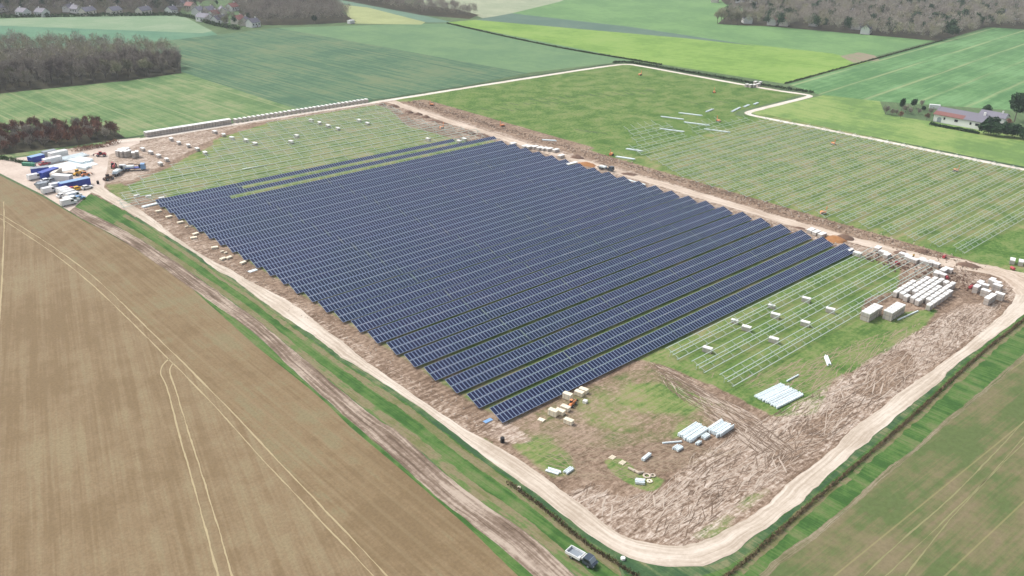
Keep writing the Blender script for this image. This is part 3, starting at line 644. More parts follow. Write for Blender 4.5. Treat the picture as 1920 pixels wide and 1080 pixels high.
# crates along the left ends of the rows
for n, (zx, zy) in enumerate([(40, 38), (170, 45), (320, 65), (285, 212), (402, 275), (530, 338), (700, 468), (680, 512), (915, 622), (1075, 735), (1010, 748), (1235, 792), (600, 385), (650, 380), (1040, 680), (1000, 665)]):
    p = G(250 + zx / 6, 360 + zy / 6 + 2)
    place(P3 if n > 2 else P1, p, rr.uniform(-.3, .3), 'cream crate on soil at the left row ends, %s from the back' % ORD[n], 'crates along the left row ends', (.95, 1.0, .5) if n < 12 else (.5, .5, .4))
# small white crates in the field behind
far_ = [(260 + x / 6.353, 180 + y / 6.353 + 2) for x, y in [(50, 640), (145, 680), (240, 720), (335, 765), (390, 520), (480, 565), (595, 597), (700, 640), (793, 685), (1015, 470), (1112, 507), (1280, 535), (1387, 575), (910, 435), (1815, 553), (260, 815)]] + \
       [(540 + x / 4.8, 170 + y / 4.8 + 2) for x, y in [(210, 272), (285, 295), (362, 322), (450, 347), (78, 413), (640, 272), (715, 300), (1262, 443), (1540, 462), (1585, 443)]]
far_.sort()
for n, p in enumerate(far_):
    place(P1, G(*p), -math.pi / 2 + rr.uniform(-.2, .2), 'white crate in the rack field behind the panels, %s from the left' % (ORD[n] if n < 26 else 'last'), 'white crates in the back field', (1.1, 1.25, 1.1))
# long line along the perimeter road
for i in range(30):
    place(P2, (155 + i * 1.5, 434.2 + .0 * i), math.pi / 2 + rr.uniform(-.03, .03), 'stacked white crate in the tightly packed left half of the perimeter line', 'tightly packed perimeter crates', (1.3, 1.12, .98))
for i in range(32):
    place(P2, (202 + i * 2.62, 434.0 - i * .03), math.pi / 2 + rr.uniform(-.08, .08), 'stacked crate with brown side in the spaced right half of the perimeter line', 'spaced perimeter crates', (1.15, 1.15, .8))
# crate yard in the right corner
g0 = np.array(G(1679, 556)); g1 = np.array(G(1729, 577)); ux = np.array([1.0, .02]); uy = (g1 - g0) / np.linalg.norm(g1 - g0)
for i in range(7):
    for j in range(8):
        if (j > 4 and i < 1) or (j > 5 and i > 5) or (i + j * 3) % 17 == 5: continue
        p = g0 + uy * (i * 1.9) + ux * (j * 2.95 + (.8 if i % 2 else 0) + (i > 3) * .5)
        place(P1, tuple(p), rr.uniform(-.04, .04), 'white pallet crate in the big block of the right corner yard', 'crates in the main yard block', (.95, 1.08, 1.5))
a0 = np.array(G(1622, 601)); b0 = np.array(G(1664, 599))
for i in range(5): place(P2, tuple(a0 + ux * i * 1.75), math.pi / 2, 'double-stacked crate in the left short row beside the front rack', 'left short crate row', (1.2, 1.12, 1.15))
for i in range(5): place(P2, tuple(b0 + ux * i * 1.85), math.pi / 2, 'double-stacked crate in the right short row beside the pale beam', 'right short crate row', (1.2, 1.16, 1.15))
for n, p in enumerate([(1829, 548), (1846, 556), (1858, 565), (1872, 562), (1836, 540), (1843, 545), (1858, 535), (1866, 540), (1850, 570), (1868, 546)]):
    place(P2, G(*p), -math.pi / 2 + rr.uniform(-.1, .1) if n % 2 else 0, 'white crate in the small corner cluster, %s from the left' % ORD[sorted(range(10), key=lambda q: [1829, 1846, 1858.1, 1872, 1836, 1843, 1858.2, 1866, 1850, 1868][q]).index(n)], 'corner cluster crates', (1.15, 1.3, .95))
wl = sorted([(1600 - 8, 474), (1607, 480), (1655, 478), (1662, 483), (1645, 470), (1693, 482), (1702, 487), (1712, 492), (1727, 492), (1736, 496), (1744, 497), (1753, 500), (1768, 512), (1777, 510), (1756, 517), (1765, 520)])
for n, p in enumerate(wl):
    place(P1, G(*p), rr.uniform(-.1, .1) - math.pi / 2 * (n % 2), 'white crate beside the cross road at the front rack ends, %s from the left' % ORD[n], 'crates by the cross road', (1.2, 1.45, 1.1))
wl = sorted([(962, 273), (985, 278), (993, 279), (1003, 279), (1012, 281), (1021, 282), (1030, 283), (1042, 285), (1052, 296), (1068, 312), (1076, 310), (1520, 436), (1530, 440), (1541, 444)])
for n, p in enumerate(wl):
    place(P1, G(*p), rr.uniform(-.1, .1), 'white crate at the right ends of the panel rows, %s from the back' % ORD[n], 'crates at the right row ends', (1.5, 1.5, 1.1))
for n, p in enumerate([(1400, 163), (1407, 164), (1414, 164), (1421, 162), (1416, 158), (1425, 159)]):
    place(P2, G(*p), rr.uniform(-.1, .1), 'pale crate stacked on the far perimeter road, %s in its cluster' % ORD[n], 'crates on the far perimeter road', (1.2, 1.3, .8))
for n, p in enumerate([(1897, 494), (1913, 497)]): place(P1, G(*p), .3, ('white crate at the right picture edge beyond the cross road, left one', 'white crate at the right picture edge beyond the cross road, right one')[n], None, 1.3)
# flat sheets and stray things
def thin(name, p, d, rz, mat, label, cat, group=None, z=0):
    mb = MB(); mb.box((0, 0, d[2] / 2), d); o = mb.build(name, mat, None, (p[0], p[1], z)); o.rotation_euler = (0, 0, rz); return tag(o, label, cat, group)
thin('cardboard_sheet', G(1015, 788), (1.6, 1.2, .25), -1.3, CREAM, 'flat pale cardboard lying on the soil left of the cream crates', 'cardboard')
thin('wrapped_box', G(1097, 755), (1, 1, .7), -1.3, WRAP, 'small white box beside the yellow loader', 'box')
thin('loose_panel', G(915, 789), (2.3, 1.1, .1), .0, PLBLUE, 'light blue panel lying on the ground at the front row end', 'panel')
thin('metal_sheet', G(474, 508), (3, 1.4, .2), .1, GALV2, 'grey metal sheet lying at the left row ends', 'metal sheet')
thin('metal_sheet', G(281, 386), (6, 1.6, .5), .1, GALV2, 'long pale metal bundle at the back left row end', 'metal sheet')

# ---------------------------------------------------------------- steel bundles
def bundle(name, p, ln, n, rz, label, group=None, layers=1, pitch=.42, jit=.8, seed=0):
    r = random.Random(seed); e = empty(name, (p[0], p[1], 0), rz, label, 'steel bundle', group)
    q = MB()
    for s in (-.3, .3): q.box((s * ln, 0, .05), (.1, n * pitch + .1, .1))
    q.build('timber_bearer', WOOD, e)
    for i in range(n):
        mb = MB(); y = (i - (n - 1) / 2) * pitch; dx = r.uniform(-jit, jit); hh = .16 * layers + r.uniform(0, .12)
        prof = [(y - .16, .1), (y - .16, .1 + hh), (y - .05, .1 + hh + .06), (y + .05, .1 + hh + .06), (y + .16, .1 + hh), (y + .16, .1)]
        mb.prism(prof, -ln / 2 + dx, ln / 2 + dx, 'x'); mb.build('steel_profile', GALV2, e)
    return e
bundle('steel_stack', G(1461, 743), 10.6, 17, -.09, 'wide pale stack of galvanised steel profiles on the grass', layers=2, seed=1, jit=.35)
bundle('steel_stack', G(1349, 807), 5.6, 9, .03, 'right-hand stack of grey steel profiles on the muddy ground', layers=5, seed=2, jit=.5)
bundle('steel_stack', G(1299, 813), 7.2, 9, .03, 'left-hand stack of grey steel profiles on the muddy ground', layers=4, seed=3, jit=.3)
bundle('steel_stack', G(1298, 825), 2.2, 3, .03, 'small low steel stack touching the left-hand mud stack', layers=3, seed=4, jit=.5)
bundle('steel_stack', G(1322, 821), 2.2, 3, .03, 'small steel stack in the gap between the two mud stacks', layers=3, seed=5, jit=.4)
bundle('steel_stack', G(1309, 833), 1.5, 2, .03, 'tiny steel stack below the left-hand mud stack', layers=3, seed=6, jit=.2)
bundle('steel_stack', G(1271, 842), 2.0, 4, .03, 'short steel stack standing alone left of the mud stacks', layers=3, seed=7, jit=.2)
bundle('steel_stack', G(1212, 859), 3.0, 2, .12, 'lone narrow steel stack left of all the mud stacks', layers=3, seed=8, jit=.1)
bundle('steel_stack', G(1200, 905), 2.0, 4, -.9, 'pale blue steel stack beside the coiled hoses', layers=3, seed=9, jit=.1)
bundle('steel_stack', G(1036, 884), 3, 4, -1.2, 'loose steel stack in the grass by the road, left one', layers=1, seed=10, jit=.6)
bundle('steel_stack', G(1066, 884), 2.4, 3, .1, 'loose steel stack in the grass by the road, right one', layers=2, seed=11, jit=.2)
bundle('steel_stack', G(1551, 676), 5, 3, .7, 'loose crossed steel pieces in the grass above the big stack', layers=1, seed=12, jit=.8)
def beam(a, b2, label, wd=.16):
    A = G(*a); B = G(*b2); mb = MB(); L = math.dist(A, B); mb.box((0, 0, .2), (L, wd * 2.2, .28)); mb.box((0, 0, .36), (L, wd * 1.2, .05))
    o = mb.build('steel_beam', GALV2, None, ((A[0] + B[0]) / 2, (A[1] + B[1]) / 2, 0)); o.rotation_euler = (0, 0, math.atan2(B[1] - A[1], B[0] - A[0])); tag(o, label, 'beam')
beam((1475, 716), (1497, 704), 'short pale beam above the wide steel stack')
beam((1683, 601), (1721, 584), 'long pale beam beside the right short crate row')
beam((1242, 832), (1278, 829), 'thin grey beam left of the mud steel stacks')
beam((455, 318), (500, 310), 'long pale beam in the back rack field', .35)
beam((1178, 338), (1210, 347), 'pale beam lying at the cross road mud edge', .35)
for n, (x, y, a, L) in enumerate(((1260, 222, -1.2, 13), (1295, 215, -1.2, 13), (1330, 208, .2, 9), (1380, 206, .25, 14), (1400, 199, .2, 8), (1417, 195, .2, 6), (1307, 233, -1.2, 14), (1260, 245, -1.2, 13), (1346, 246, -1.2, 14), (1031, 264, -.9, 7), (1188, 282, -1.2, 8), (1172, 297, -1.2, 9))):
    bundle('rail_bundle', G(x, y), L, 3, a, 'pale rail bundle in the open grass field, %s' % ('nearest the notch road end', 'second in the slanted pair', 'short level one', 'largest, near the notch road', 'above the largest one', 'closest to the perimeter bend', 'crossing a half-built rack', 'lower left slanted one', 'right of the crossing bundle', 'at the far mud strip', 'lower of the two by the mud strip', 'touching the first long racks')[n], 'rail bundles in the open field', 2, .5, .6, n)
# pallets, hoses, logs near the corner
def pallet(p, rz, label):
    e = MB()
    for i in (-1, 0, 1): e.box((0, i * .5, .05), (1.5, .12, .1))
    for i in range(6): e.box((-.65 + i * .26, 0, .13), (.16, 1.15, .04))
    o = e.build('wooden_pallet', CREAM, None, (p[0], p[1], 0)); o.rotation_euler = (0, 0, rz); tag(o, label, 'pallet')
pallet(G(1148, 858), .1, 'empty pale pallet on the grass, upper one'); pallet(G(1167, 868), .1, 'empty pale pallet on the grass, lower one')
for n, (a, b2) in enumerate((((1178, 879), (1190, 885)), ((1188, 883), (1198, 889)), ((1196, 889), (1207, 887)))):
    A, B = G(*a), G(*b2); mb = MB(); mb.bar((A[0], A[1], .28), (B[0], B[1], .28), .28, n=10); tag(mb.build('log', CHALKS, smooth=False), ('pale log above the steel stack, left end of its line', 'pale log above the steel stack, middle of its line', 'pale log above the steel stack, right end of its line')[n], 'log')
def torus(name, p, R0, r0, mat, label, cat, flat=.6):
    mb = MB(); n, k = 20, 8
    vs = [((R0 + r0 * math.cos(2 * math.pi * j / k)) * math.cos(2 * math.pi * i / n), (R0 + r0 * math.cos(2 * math.pi * j / k)) * math.sin(2 * math.pi * i / n), r0 * flat * (1 + math.sin(2 * math.pi * j / k))) for i in range(n) for j in range(k)]
    mb.add(vs, [(i * k + j, ((i + 1) % n) * k + j, ((i + 1) % n) * k + (j + 1) % k, i * k + (j + 1) % k) for i in range(n) for j in range(k)])
    o = mb.build(name, mat, None, (p[0], p[1], 0), smooth=True); tag(o, label, cat)
torus('hose_coil', G(1213, 893), .7, .25, CHALKS, 'pale ring-shaped hose coil beside the logs', 'hose coil'); torus('hose_coil', G(1224, 892), .5, .2, CHALKS, 'smaller dusty hose coil right of the ring', 'hose coil'); torus('hose_coil', G(1218, 903), .45, .25, CREAM, 'beige hose coil below the ring', 'hose coil')
def barrel(p, r, h, mat, name, label, cat):
    mb = MB(); n = 12; prof = [(r * .96, 0), (r, .04), (r, h * .33), (r * 1.05, h * .35), (r, h * .37), (r, h * .66), (r * 1.05, h * .68), (r, h * .7), (r, h - .03), (r * .9, h)]
    vs = [(q[0] * math.cos(2 * math.pi * i / n), q[0] * math.sin(2 * math.pi * i / n), q[1]) for q in prof for i in range(n)]
    mb.add(vs, [(a * n + i, a * n + (i + 1) % n, (a + 1) * n + (i + 1) % n, (a + 1) * n + i) for a in range(len(prof) - 1) for i in range(n)] + [tuple(range(n))[::-1], tuple(range((len(prof) - 1) * n, len(prof) * n))])
    o = mb.build(name, mat, None, (p[0], p[1], 0)); tag(o, label, cat)
barrel(G(942, 829), .5, 1.3, DARK, 'barrel', 'dark upright barrel on the chalky ground by the road', 'barrel')
barrel(G(1168, 1049), .45, .5, WRAP, 'marker_stone', 'round white marker on the grass outside the road bend', 'marker'); barrel(G(973, 917), .35, .6, CREAM, 'marker_stone', 'small cream marker at the start of the sapling hedge', 'marker')
barrel(G(184, 345), .5, 1.4, DARK, 'barrel', 'dark barrel standing alone on the pale yard', 'barrel')

# ---------------------------------------------------------------- mounds
def mound(p, rx, ry, h, mat, label, rz=0, seed=0, name='earth_mound'):
    r = np.random.default_rng(seed); n, k = 18, 5; vs = [(0, 0, h)]
    for j in range(1, k + 1):
        f = j / k
        for i in range(n):
            a = 2 * math.pi * i / n; q = 1 + r.normal(0, .10); vs.append((rx * f * q * math.cos(a), ry * f * q * math.sin(a), max(-.02, h * (1 - f ** 1.6) * (1 + r.normal(0, .12))) if j < k else -.05))
    mb = MB(); mb.add(vs, [(0, 1 + i, 1 + (i + 1) % n) for i in range(n)] + [(1 + (j - 1) * n + i, 1 + j * n + i, 1 + j * n + (i + 1) % n, 1 + (j - 1) * n + (i + 1) % n) for j in range(1, k) for i in range(n)])
    o = mb.build(name, mat, None, (p[0], p[1], 0), smooth=True); o.rotation_euler = (0, 0, rz); tag(o, label, 'earth mound', 'spoil heaps along the cross road')
for n, (x, y, rx, ry, h, mt, lb) in enumerate(((717, 197, 3, 2, 1.2, SOILH, 'furthest, at the perimeter junction'), (738, 200, 4, 2.4, 1.4, SOILH, 'second, on the junction mud'), (767, 211, 2.8, 2, 1.2, SOILH, 'third along the far mud strip'), (784, 215, 2.8, 2, 1.2, SOILH, 'fourth along the far mud strip'), (799, 220, 2.6, 2, 1.2, SOILH, 'fifth along the far mud strip'), (822, 229, 7, 1.6, 1.0, SOILH, 'long thin one on the far mud strip'), (881, 250, 4.5, 2, 1.3, SOILH, 'beside the far panel row ends'), (906, 256, 6, 2.5, 1.5, SOILH, 'just above the rearmost full row'), (1100, 309, 5, 3, 1.2, SOILO, 'rusty brown one between row ends and road'), (1083, 296, 3.5, 2, 1.4, SOILH, 'dark one on the road by the white crates'), (1566, 449, 4.5, 4, 1.0, SOILO, 'bright orange-brown one behind the front row end'), (1584, 447, 3.5, 2.2, 1.5, SOILH, 'dark one beside the orange-brown heap'), (1500, 428, 2.5, 1, .5, SOILH, 'small flat one by the road'), (1180, 327, 4, 1.6, .8, SOILH, 'low one on the right road edge'), (1690, 476, 3, 1.6, 1.1, SOILH, 'dark one at the ends of the near right racks'), (1728, 472, 3, 2, 1.0, SOILH, 'one beside the standing worker'), (1815, 498, 4, 2, 1.0, SOILH, 'one on the right road edge near the corner'))):
    mound(G(x, y), rx, ry, h, mt, 'dark spoil heap, ' + lb if mt is SOILH else 'ochre spoil heap, ' + lb, rr.uniform(-.3, .3) - 1.2, n)
# loose chalk and earth clods along the cross road and row ends
def clods(name, n, gen, mat, sz, label, seed):
    r = random.Random(seed); mb = MB()
    for _ in range(n):
        x, y = gen(r); s = r.uniform(*sz); mb.box((x, y, s * .25), (s, s * r.uniform(.5, 1), s * .6), rz=r.uniform(0, 3), top=(r.uniform(.4, .7), r.uniform(.4, .7)))
    tag(mb.build(name, mat, fix=False), label, 'clods', kind='stuff')
clods('earth_clods', 1500, lambda r: (305 + r.gauss(0, 2.0), r.uniform(93, 420)), SOILC, (.2, .8), 'dark earth clods strewn along the right edge of the cross road', 1)
clods('earth_clods', 700, lambda r: (305 + r.gauss(0, 2.4), r.uniform(93, 420)), CHALKS, (.15, .7), 'pale clods strewn along the right edge of the cross road', 2)
clods('earth_clods', 400, lambda r: (287 + r.gauss(0, 1.6), r.uniform(80, 420)), CHALKS, (.15, .7), 'pale clods strewn at the right row ends', 3)
clods('earth_clods', 420, lambda r: (114 + r.gauss(0, 2.2), r.uniform(130, 345)), CHALKS, (.12, .4), 'pale clods strewn at the left row ends', 4)
clods('earth_clods', 260, lambda r: (287 + r.gauss(0, 4), r.uniform(85, 125)), SOILH, (.3, 1.0), 'dark rubble strewn between crates and rack ends', 5)

# ---------------------------------------------------------------- vehicles and plant
def wheels(e, xs_, yw, r=.35, wd=.25):
    for x in xs_:
        for s in (-1, 1):
            mb = MB(); mb.bar((0, -wd / 2, 0), (0, wd / 2, 0), r, n=14); o = mb.build('wheel', DARK, e, (x, s * yw, r))
            h = MB(); h.bar((0, s * (wd / 2), 0), (0, s * (wd / 2 + .02), 0), r * .55, n=10); h.build('rim', PGREY, o)
def car(paint, label, kind='car', group=None):
    e = empty('parked_' + ('van' if kind == 'van' else 'car'), (0, -900, 0), 0, label, 'van' if kind == 'van' else 'car', group)
    b = MB()
    if kind == 'van':
        b.prism([(-2.6, .35), (2.7, .35), (2.75, 1.05), (1.9, 1.2), (1.35, 2.15), (-2.55, 2.25), (-2.65, 1.2)], -.95, .95, 'y'); ws = (-1.7, 1.75)
    else:
        b.prism([(-2.1, .3), (2.1, .3), (2.15, .75), (1.1, .92), (-1.2, .98), (-2.15, .9)], -.88, .88, 'y'); ws = (-1.3, 1.35)
    b.build('body', paint, e)
    if kind == 'van':
        g = MB(); g.prism([(1.93, 1.22), (1.40, 2.10), (1.37, 2.08), (1.88, 1.22)], -.8, .8, 'y'); g.build('windscreen', WGLASS, e)
        for s in (-1, 1): g = MB(); g.prism([(.6, 1.25), (1.75, 1.25), (1.3, 1.9), (.6, 1.95)], s * .95, s * .965, 'y'); g.build('side_window', WGLASS, e)
    else:
        c = MB(); c.prism([(-1.7, .9), (1.0, .9), (.3, 1.42), (-1.2, 1.45)], -.74, .74, 'y'); c.build('cabin_roof', paint, e)
        g = MB(); g.prism([(1.03, .93), (.36, 1.38), (.40, 1.40), (1.09, .93)], -.68, .68, 'y'); g.build('windscreen', WGLASS, e)
        g = MB(); g.prism([(-1.76, .93), (-1.28, 1.40), (-1.25, 1.42), (-1.70, .93)], -.68, .68, 'y'); g.build('rear_window', WGLASS, e)
        for s in (-1, 1): g = MB(); g.prism([(-1.4, .98), (.75, .98), (.25, 1.34), (-1.1, 1.36)], s * .74, s * .755, 'y'); g.build('side_window', WGLASS, e)
    for s in (-1, 1):
        h = MB(); h.box((2.13 if kind != 'van' else 2.74, s * .65, .65), (.05, .3, .14)); h.build('headlight', PWHITE, e)
    wheels(e, ws, .82)
    return e
def tip_truck():
    A, B = np.array(G(1070, 1040)), np.array(G(1110, 1062)); mid = (A + B) / 2; a = math.atan2(*(B - A)[::-1])
    e = empty('tipper_truck', (*mid, 0), a, 'small tipper truck with white open bed and dark cab on the grass verge', 'truck')
    b = MB(); b.box((-1.4, 0, .78), (3.2, 2.0, .10)); b.build('bed_floor', PGREY, e)
    for s in (-1, 1): q = MB(); q.box((-1.4, s * 1.0, 1.05), (3.3, .14, .55)); q.build('bed_side', PWHITE, e)
    q = MB(); q.box((-3.0, 0, 1.05), (.14, 1.86, .55)); q.build('tailgate', PWHITE, e)
    q = MB(); q.box((.18, 0, 1.1), (.14, 1.86, .65)); q.build('headboard', PWHITE, e)
    q = MB(); q.box((-.1, -.35, .95), (.5, .5, .22)); q.build('cargo_box', PWHITE, e)
    c = MB(); c.box((0, 0, .55), (5.6, .8, .25)); c.build('chassis', DARK, e)
    c = MB(); c.prism([(.75, .55), (3.15, .5), (3.2, 1.0), (2.75, 1.15), (2.2, 1.85), (1.0, 1.9), (.75, 1.2)], -.9, .9, 'y'); c.build('cab', PSLATE, e)
    g = MB(); g.prism([(2.82, 1.18), (2.26, 1.86), (2.2, 1.84), (2.74, 1.16)], -.82, .82, 'y'); g.build('windscreen', PGREY, e)
    q = MB(); q.box((.62, 0, 1.35), (.16, 1.7, .35)); q.build('cab_guard', PWHITE, e)
    for s in (-1, 1):
        g = MB(); g.prism([(1.1, 1.2), (2.5, 1.15), (2.15, 1.7), (1.1, 1.75)], s * .9, s * .915, 'y'); g.build('side_window', WGLASS, e)
        h = MB(); h.box((3.2, s * .65, .8), (.06, .3, .18)); h.build('headlight', PWHITE, e)
    wheels(e, (-1.7, 2.1), .82, .38)
    e.scale = (1.0, 1.0, 1)
tip_truck()
def container(p, L, wd, h, rz, mat, label, z=0, roof=None):
    e = empty('site_container', (p[0], p[1], z), rz, label, 'container'); b = MB()
    prof = []; n = int(L / .3)
    b.box((0, 0, h / 2), (L - .1, wd - .1, h - .04)); 
    for i in range(n): b.box((-L / 2 + .2 + i * (L - .4) / (n - 1), 0, h / 2), (.14, wd, h - .3))
    b.build('walls', mat, e)
    r = MB(); r.box((0, 0, h - .02), (L, wd + .04, .12)); r.build('roof', roof or mat, e)
    d = MB(); d.box((L / 2, 0, h / 2), (.06, wd * .8, h * .85)); d.build('door', PGREY, e)
    for sx in (-1, 1):
        for sy in (-1, 1): f = MB(); f.box((sx * L / 2, sy * wd / 2, h / 2), (.16, .16, h + .02)); f.build('corner_post', mat, e); return e
container(G(69, 302), 6.5, 3.2, 2.6, .3, PBLUE, 'blue container with light roof at the top left of the compound', roof=PLBLUE)
container(G(110, 294), 8, 3, 2.6, .2, WALLW, 'white cabin at the top of the compound', roof=PWHITE)
container(G(93, 291), 6, 2.6, 2.2, .2, PGREY, 'grey container left of the white cabin')
container(G(141, 350), 12, 3, 2.8, .1, PBLUE, 'long deep blue container at the lower right of the compound', roof=PLBLUE)
container(G(92, 330), 9, 3, 2.7, .5, PBLUE, 'dark blue container in the middle of the parked vehicles')
container(G(76, 324), 7, 2.8, 2.5, -.2, PBLUE, 'dark blue container beside the compound entrance', roof=PGREY)
container(G(118, 339), 8, 3, 2.6, -.9, WALLW, 'white cabin between the two long blue containers', roof=PWHITE)
container(G(106, 329), 9, 1.6, 2.2, .9, WALLC, 'narrow cream container leaning on the blue one')
container(G(55, 311), 6, 1.2, 1.4, -.9, PGREEN, 'low green skip beside the compound entrance')
container(G(99, 305), 8, 2.6, 2.4, .2, WALLW, 'white cabin in the upper middle of the compound', roof=PWHITE)
thin('paved_pad', G(125, 312), (22, 13, .12), .1, GALV2, 'large pale grey pad of laid steel sheets in the compound', 'steel pad')
bundle('steel_stack', G(152, 302), 9, 16, -1.2, 'grey stack of steel profiles at the right of the compound, left one', layers=4, seed=21)
bundle('steel_stack', G(135, 296), 12, 14, .2, 'long pale steel stack behind the grey pad', layers=3, seed=22)
bundle('steel_stack', G(157, 315), 6, 10, -1.2, 'grey stack of steel profiles at the right of the compound, right one', layers=5, seed=23)
thin('shade_slab', G(122, 328), (6, 1.6, .5), -.9, DARK, 'black tarpaulin standing in for shade beside the white cabins, left one', 'slab'); thin('shade_slab', G(134, 327), (4, 1.6, .5), -.9, DARK, 'black tarpaulin standing in for shade beside the white cabins, right one', 'slab')  # low black slabs imitate the shading of a white structure
vs_ = [((66, 336), 'van', PWHITE, 'white van at the upper left of the parked line'), ((77, 347), 'car', PSLATE, 'dark car below the upper left white van'), ((84, 352), 'van', PGREY, 'grey van at the left of the parked line'), ((93, 361), 'van', PWHITE, 'white van at the lowest left corner of the parking'), ((105, 347), 'car', PSLATE, 'black car in the middle of the parking'), ((108, 353), 'van', PWHITE, 'white van beside the black car'), ((113, 358), 'car', PGREY, 'grey blue car right of the middle white van'), ((121, 361), 'van', PWHITE, 'white van, first of the tight group'), ((127, 364), 'van', PWHITE, 'white van, second of the tight group'), ((133, 367), 'van', PWHITE, 'white van, third of the tight group'), ((139, 371), 'van', PWHITE, 'white van, fourth of the tight group'), ((148, 374), 'car', PLBLUE, 'blue car at the right of the tight van group'), ((129, 384), 'van', PWHITE, 'white van parked lowest, beside the field edge'), ((134, 379), 'van', PWHITE, 'white van just above the lowest one'), ((163, 354), 'car', PWHITE, 'white car on its own near the gravel road'), ((84, 309), 'car', PRED, 'red car among the upper cabins'), ((118, 369), 'car', PWHITE, 'white car at the lower edge of the tight group'), ((99, 340), 'car', PGREY, 'grey car behind the black one'), ((88, 341), 'car', PWHITE, 'white car in the second line behind the grey van'), ((136, 357), 'car', PRED, 'red car under the long blue container'), ((146, 356), 'car', PYEL, 'yellow car under the long blue container')]
for p, kd, mt, lb in vs_:
    o = car(mt, lb, kd, 'vehicles parked in the compound'); q = G(*p); o.location = (q[0], q[1], 0); o.rotation_euler = (0, 0, rr.uniform(-.1, .1) + .15); o.scale = (1.1,) * 3
def telehandler(p, rz, mat, label, s=1.0, name='telehandler', cat='telehandler'):
    e = empty(name, (p[0], p[1], 0), rz, label, cat); b = MB(); b.prism([(-2.2, .6), (1.6, .6), (1.7, 1.1), (-1.2, 1.35), (-2.3, 1.2)], -.55, .55, 'y'); b.build('chassis', mat, e)
    c = MB(); c.prism([(-.6, 1.1), (.7, 1.1), (.6, 2.3), (-.5, 2.35)], .1, .95, 'y'); c.build('cab', WGLASS, e)
    r = MB(); r.box((.05, .52, 2.38), (1.3, .95, .08)); r.build('cab_roof', mat, e)
    a = MB(); a.bar((-2.0, -.3, 1.6), (2.6, -.3, 1.3), .2); a.bar((2.6, -.3, 1.3), (3.3, -.3, .5), .16); a.build('boom', mat, e)
    f = MB()
    for y in (-.7, .1): f.box((3.9, y, .35), (1.2, .12, .08))
    f.box((3.3, -.3, .7), (.1, 1.2, .8)); f.build('fork', DARK, e)
    wheels(e, (-1.5, 1.3), .95, .6, .4); e.scale = (s,) * 3; return e
telehandler(G(147, 328), .5, PYEL, 'yellow telehandler behind the long blue container'); telehandler(G(161, 330), .2, PORANGE, 'small orange machine right of the yellow telehandler', .8)
telehandler(G(190, 293), 2.6, PRED, 'dark red telehandler on the open yard'); telehandler(G(214, 314), 1.2, PRED, 'red telehandler left of the grey truck'); telehandler(G(204, 337), .4, SOILH, 'brown dirty telehandler at the lower edge of the yard')
telehandler(G(1073, 760), .3, PORANGE, 'small orange loader between the cream crates', .62, 'loader', 'loader')
def flatbed(p, rz, mat, bed, label, s=1):
    e = empty('flatbed_truck', (p[0], p[1], 0), rz, label, 'truck'); b = MB(); b.prism([(2.8, .6), (4.8, .6), (4.85, 1.8), (4.5, 2.8), (2.8, 2.85)], -1.2, 1.2, 'y'); b.build('cab', mat, e)
    g = MB(); g.prism([(4.86, 1.85), (4.55, 2.7), (4.5, 2.7), (4.8, 1.85)], -1.05, 1.05, 'y'); g.build('windscreen', WGLASS, e)
    q = MB(); q.box((-1.2, 0, 1.2), (7.4, 2.4, .2)); q.build('bed', bed, e); q = MB(); q.box((-1.2, 0, .85), (9, .9, .3)); q.build('chassis', DARK, e)
    q = MB(); q.box((2.3, 0, 1.9), (.6, 1.2, 1.2)); q.bar((2.3, 0, 2.4), (-2.2, .3, 2.9), .16); q.build('crane_arm', DARK, e)
    q = MB(); q.box((-2, 0, 1.7), (4, 2.0, .8)); q.build('load', GALV2, e)
    wheels(e, (-3.6, -2.4, 3.6), 1.0, .5, .35); e.scale = (s,) * 3
flatbed(G(224, 325), .8, PWHITE, PGREY, 'white flatbed truck with grey load on the right of the yard'); flatbed(G(252, 319), -.5, PLBLUE, PBLUE, 'blue flatbed truck at the start of the back rack field')
flatbed(G(1136, 319), -1.4, PSLATE, DARK, 'dark truck on the cross road beside the row ends', .8)
for n, (x, y) in enumerate([(226, 293), (233, 294), (240, 294), (230, 290), (237, 290)]): place(P2, G(x, y), .3, 'white topped crate beside the open yard, %s in its group' % ORD[n], 'crates beside the yard', (1.5, 1.6, 1.2))
for n, (x, y) in enumerate([(251, 296), (258, 294)]): place(P2, G(x, y), 1.2, ('brown sided crate right of the yard crates, left one', 'brown sided crate right of the yard crates, right one')[n], None, (1.2, 1.2, 1.1))
for n, (x, y, lb) in enumerate([(1200, 141, 'nearest the far road bend'), (1339, 174, 'below the far perimeter crates'), (1347, 228, 'left of the notch road'), (810, 198, 'at the far end of the cross road'), (942, 237, 'on the grass beside the far mud strip'), (1146, 291, 'at the left end of the long racks'), (1562, 271, 'among the long racks near the perimeter road'), (1791, 321, 'among the long racks at the right'), (1543, 401, 'at the near ends of the long racks'), (828, 241, 'small one in the back rack field'), (1028, 331, 'x')][:10]):
    e = empty('pile_driver', (*G(x, y), 0), n * .7, 'small orange pile driver ' + lb, 'pile driver', 'pile drivers in the fields'); b = MB(); b.box((0, 0, .7), (2.2, 1.3, .9), top=(.8, .9)); b.build('engine_house', PORANGE, e)
    for s in (-1, 1): q = MB(); q.box((0, s * .75, .3), (2.4, .35, .6), top=(.8, 1)); q.build('crawler_track', DARK, e)
    q = MB(); q.bar((1.2, 0, .4), (1.2, 0, 3.2), .16); q.build('mast', PORANGE, e)
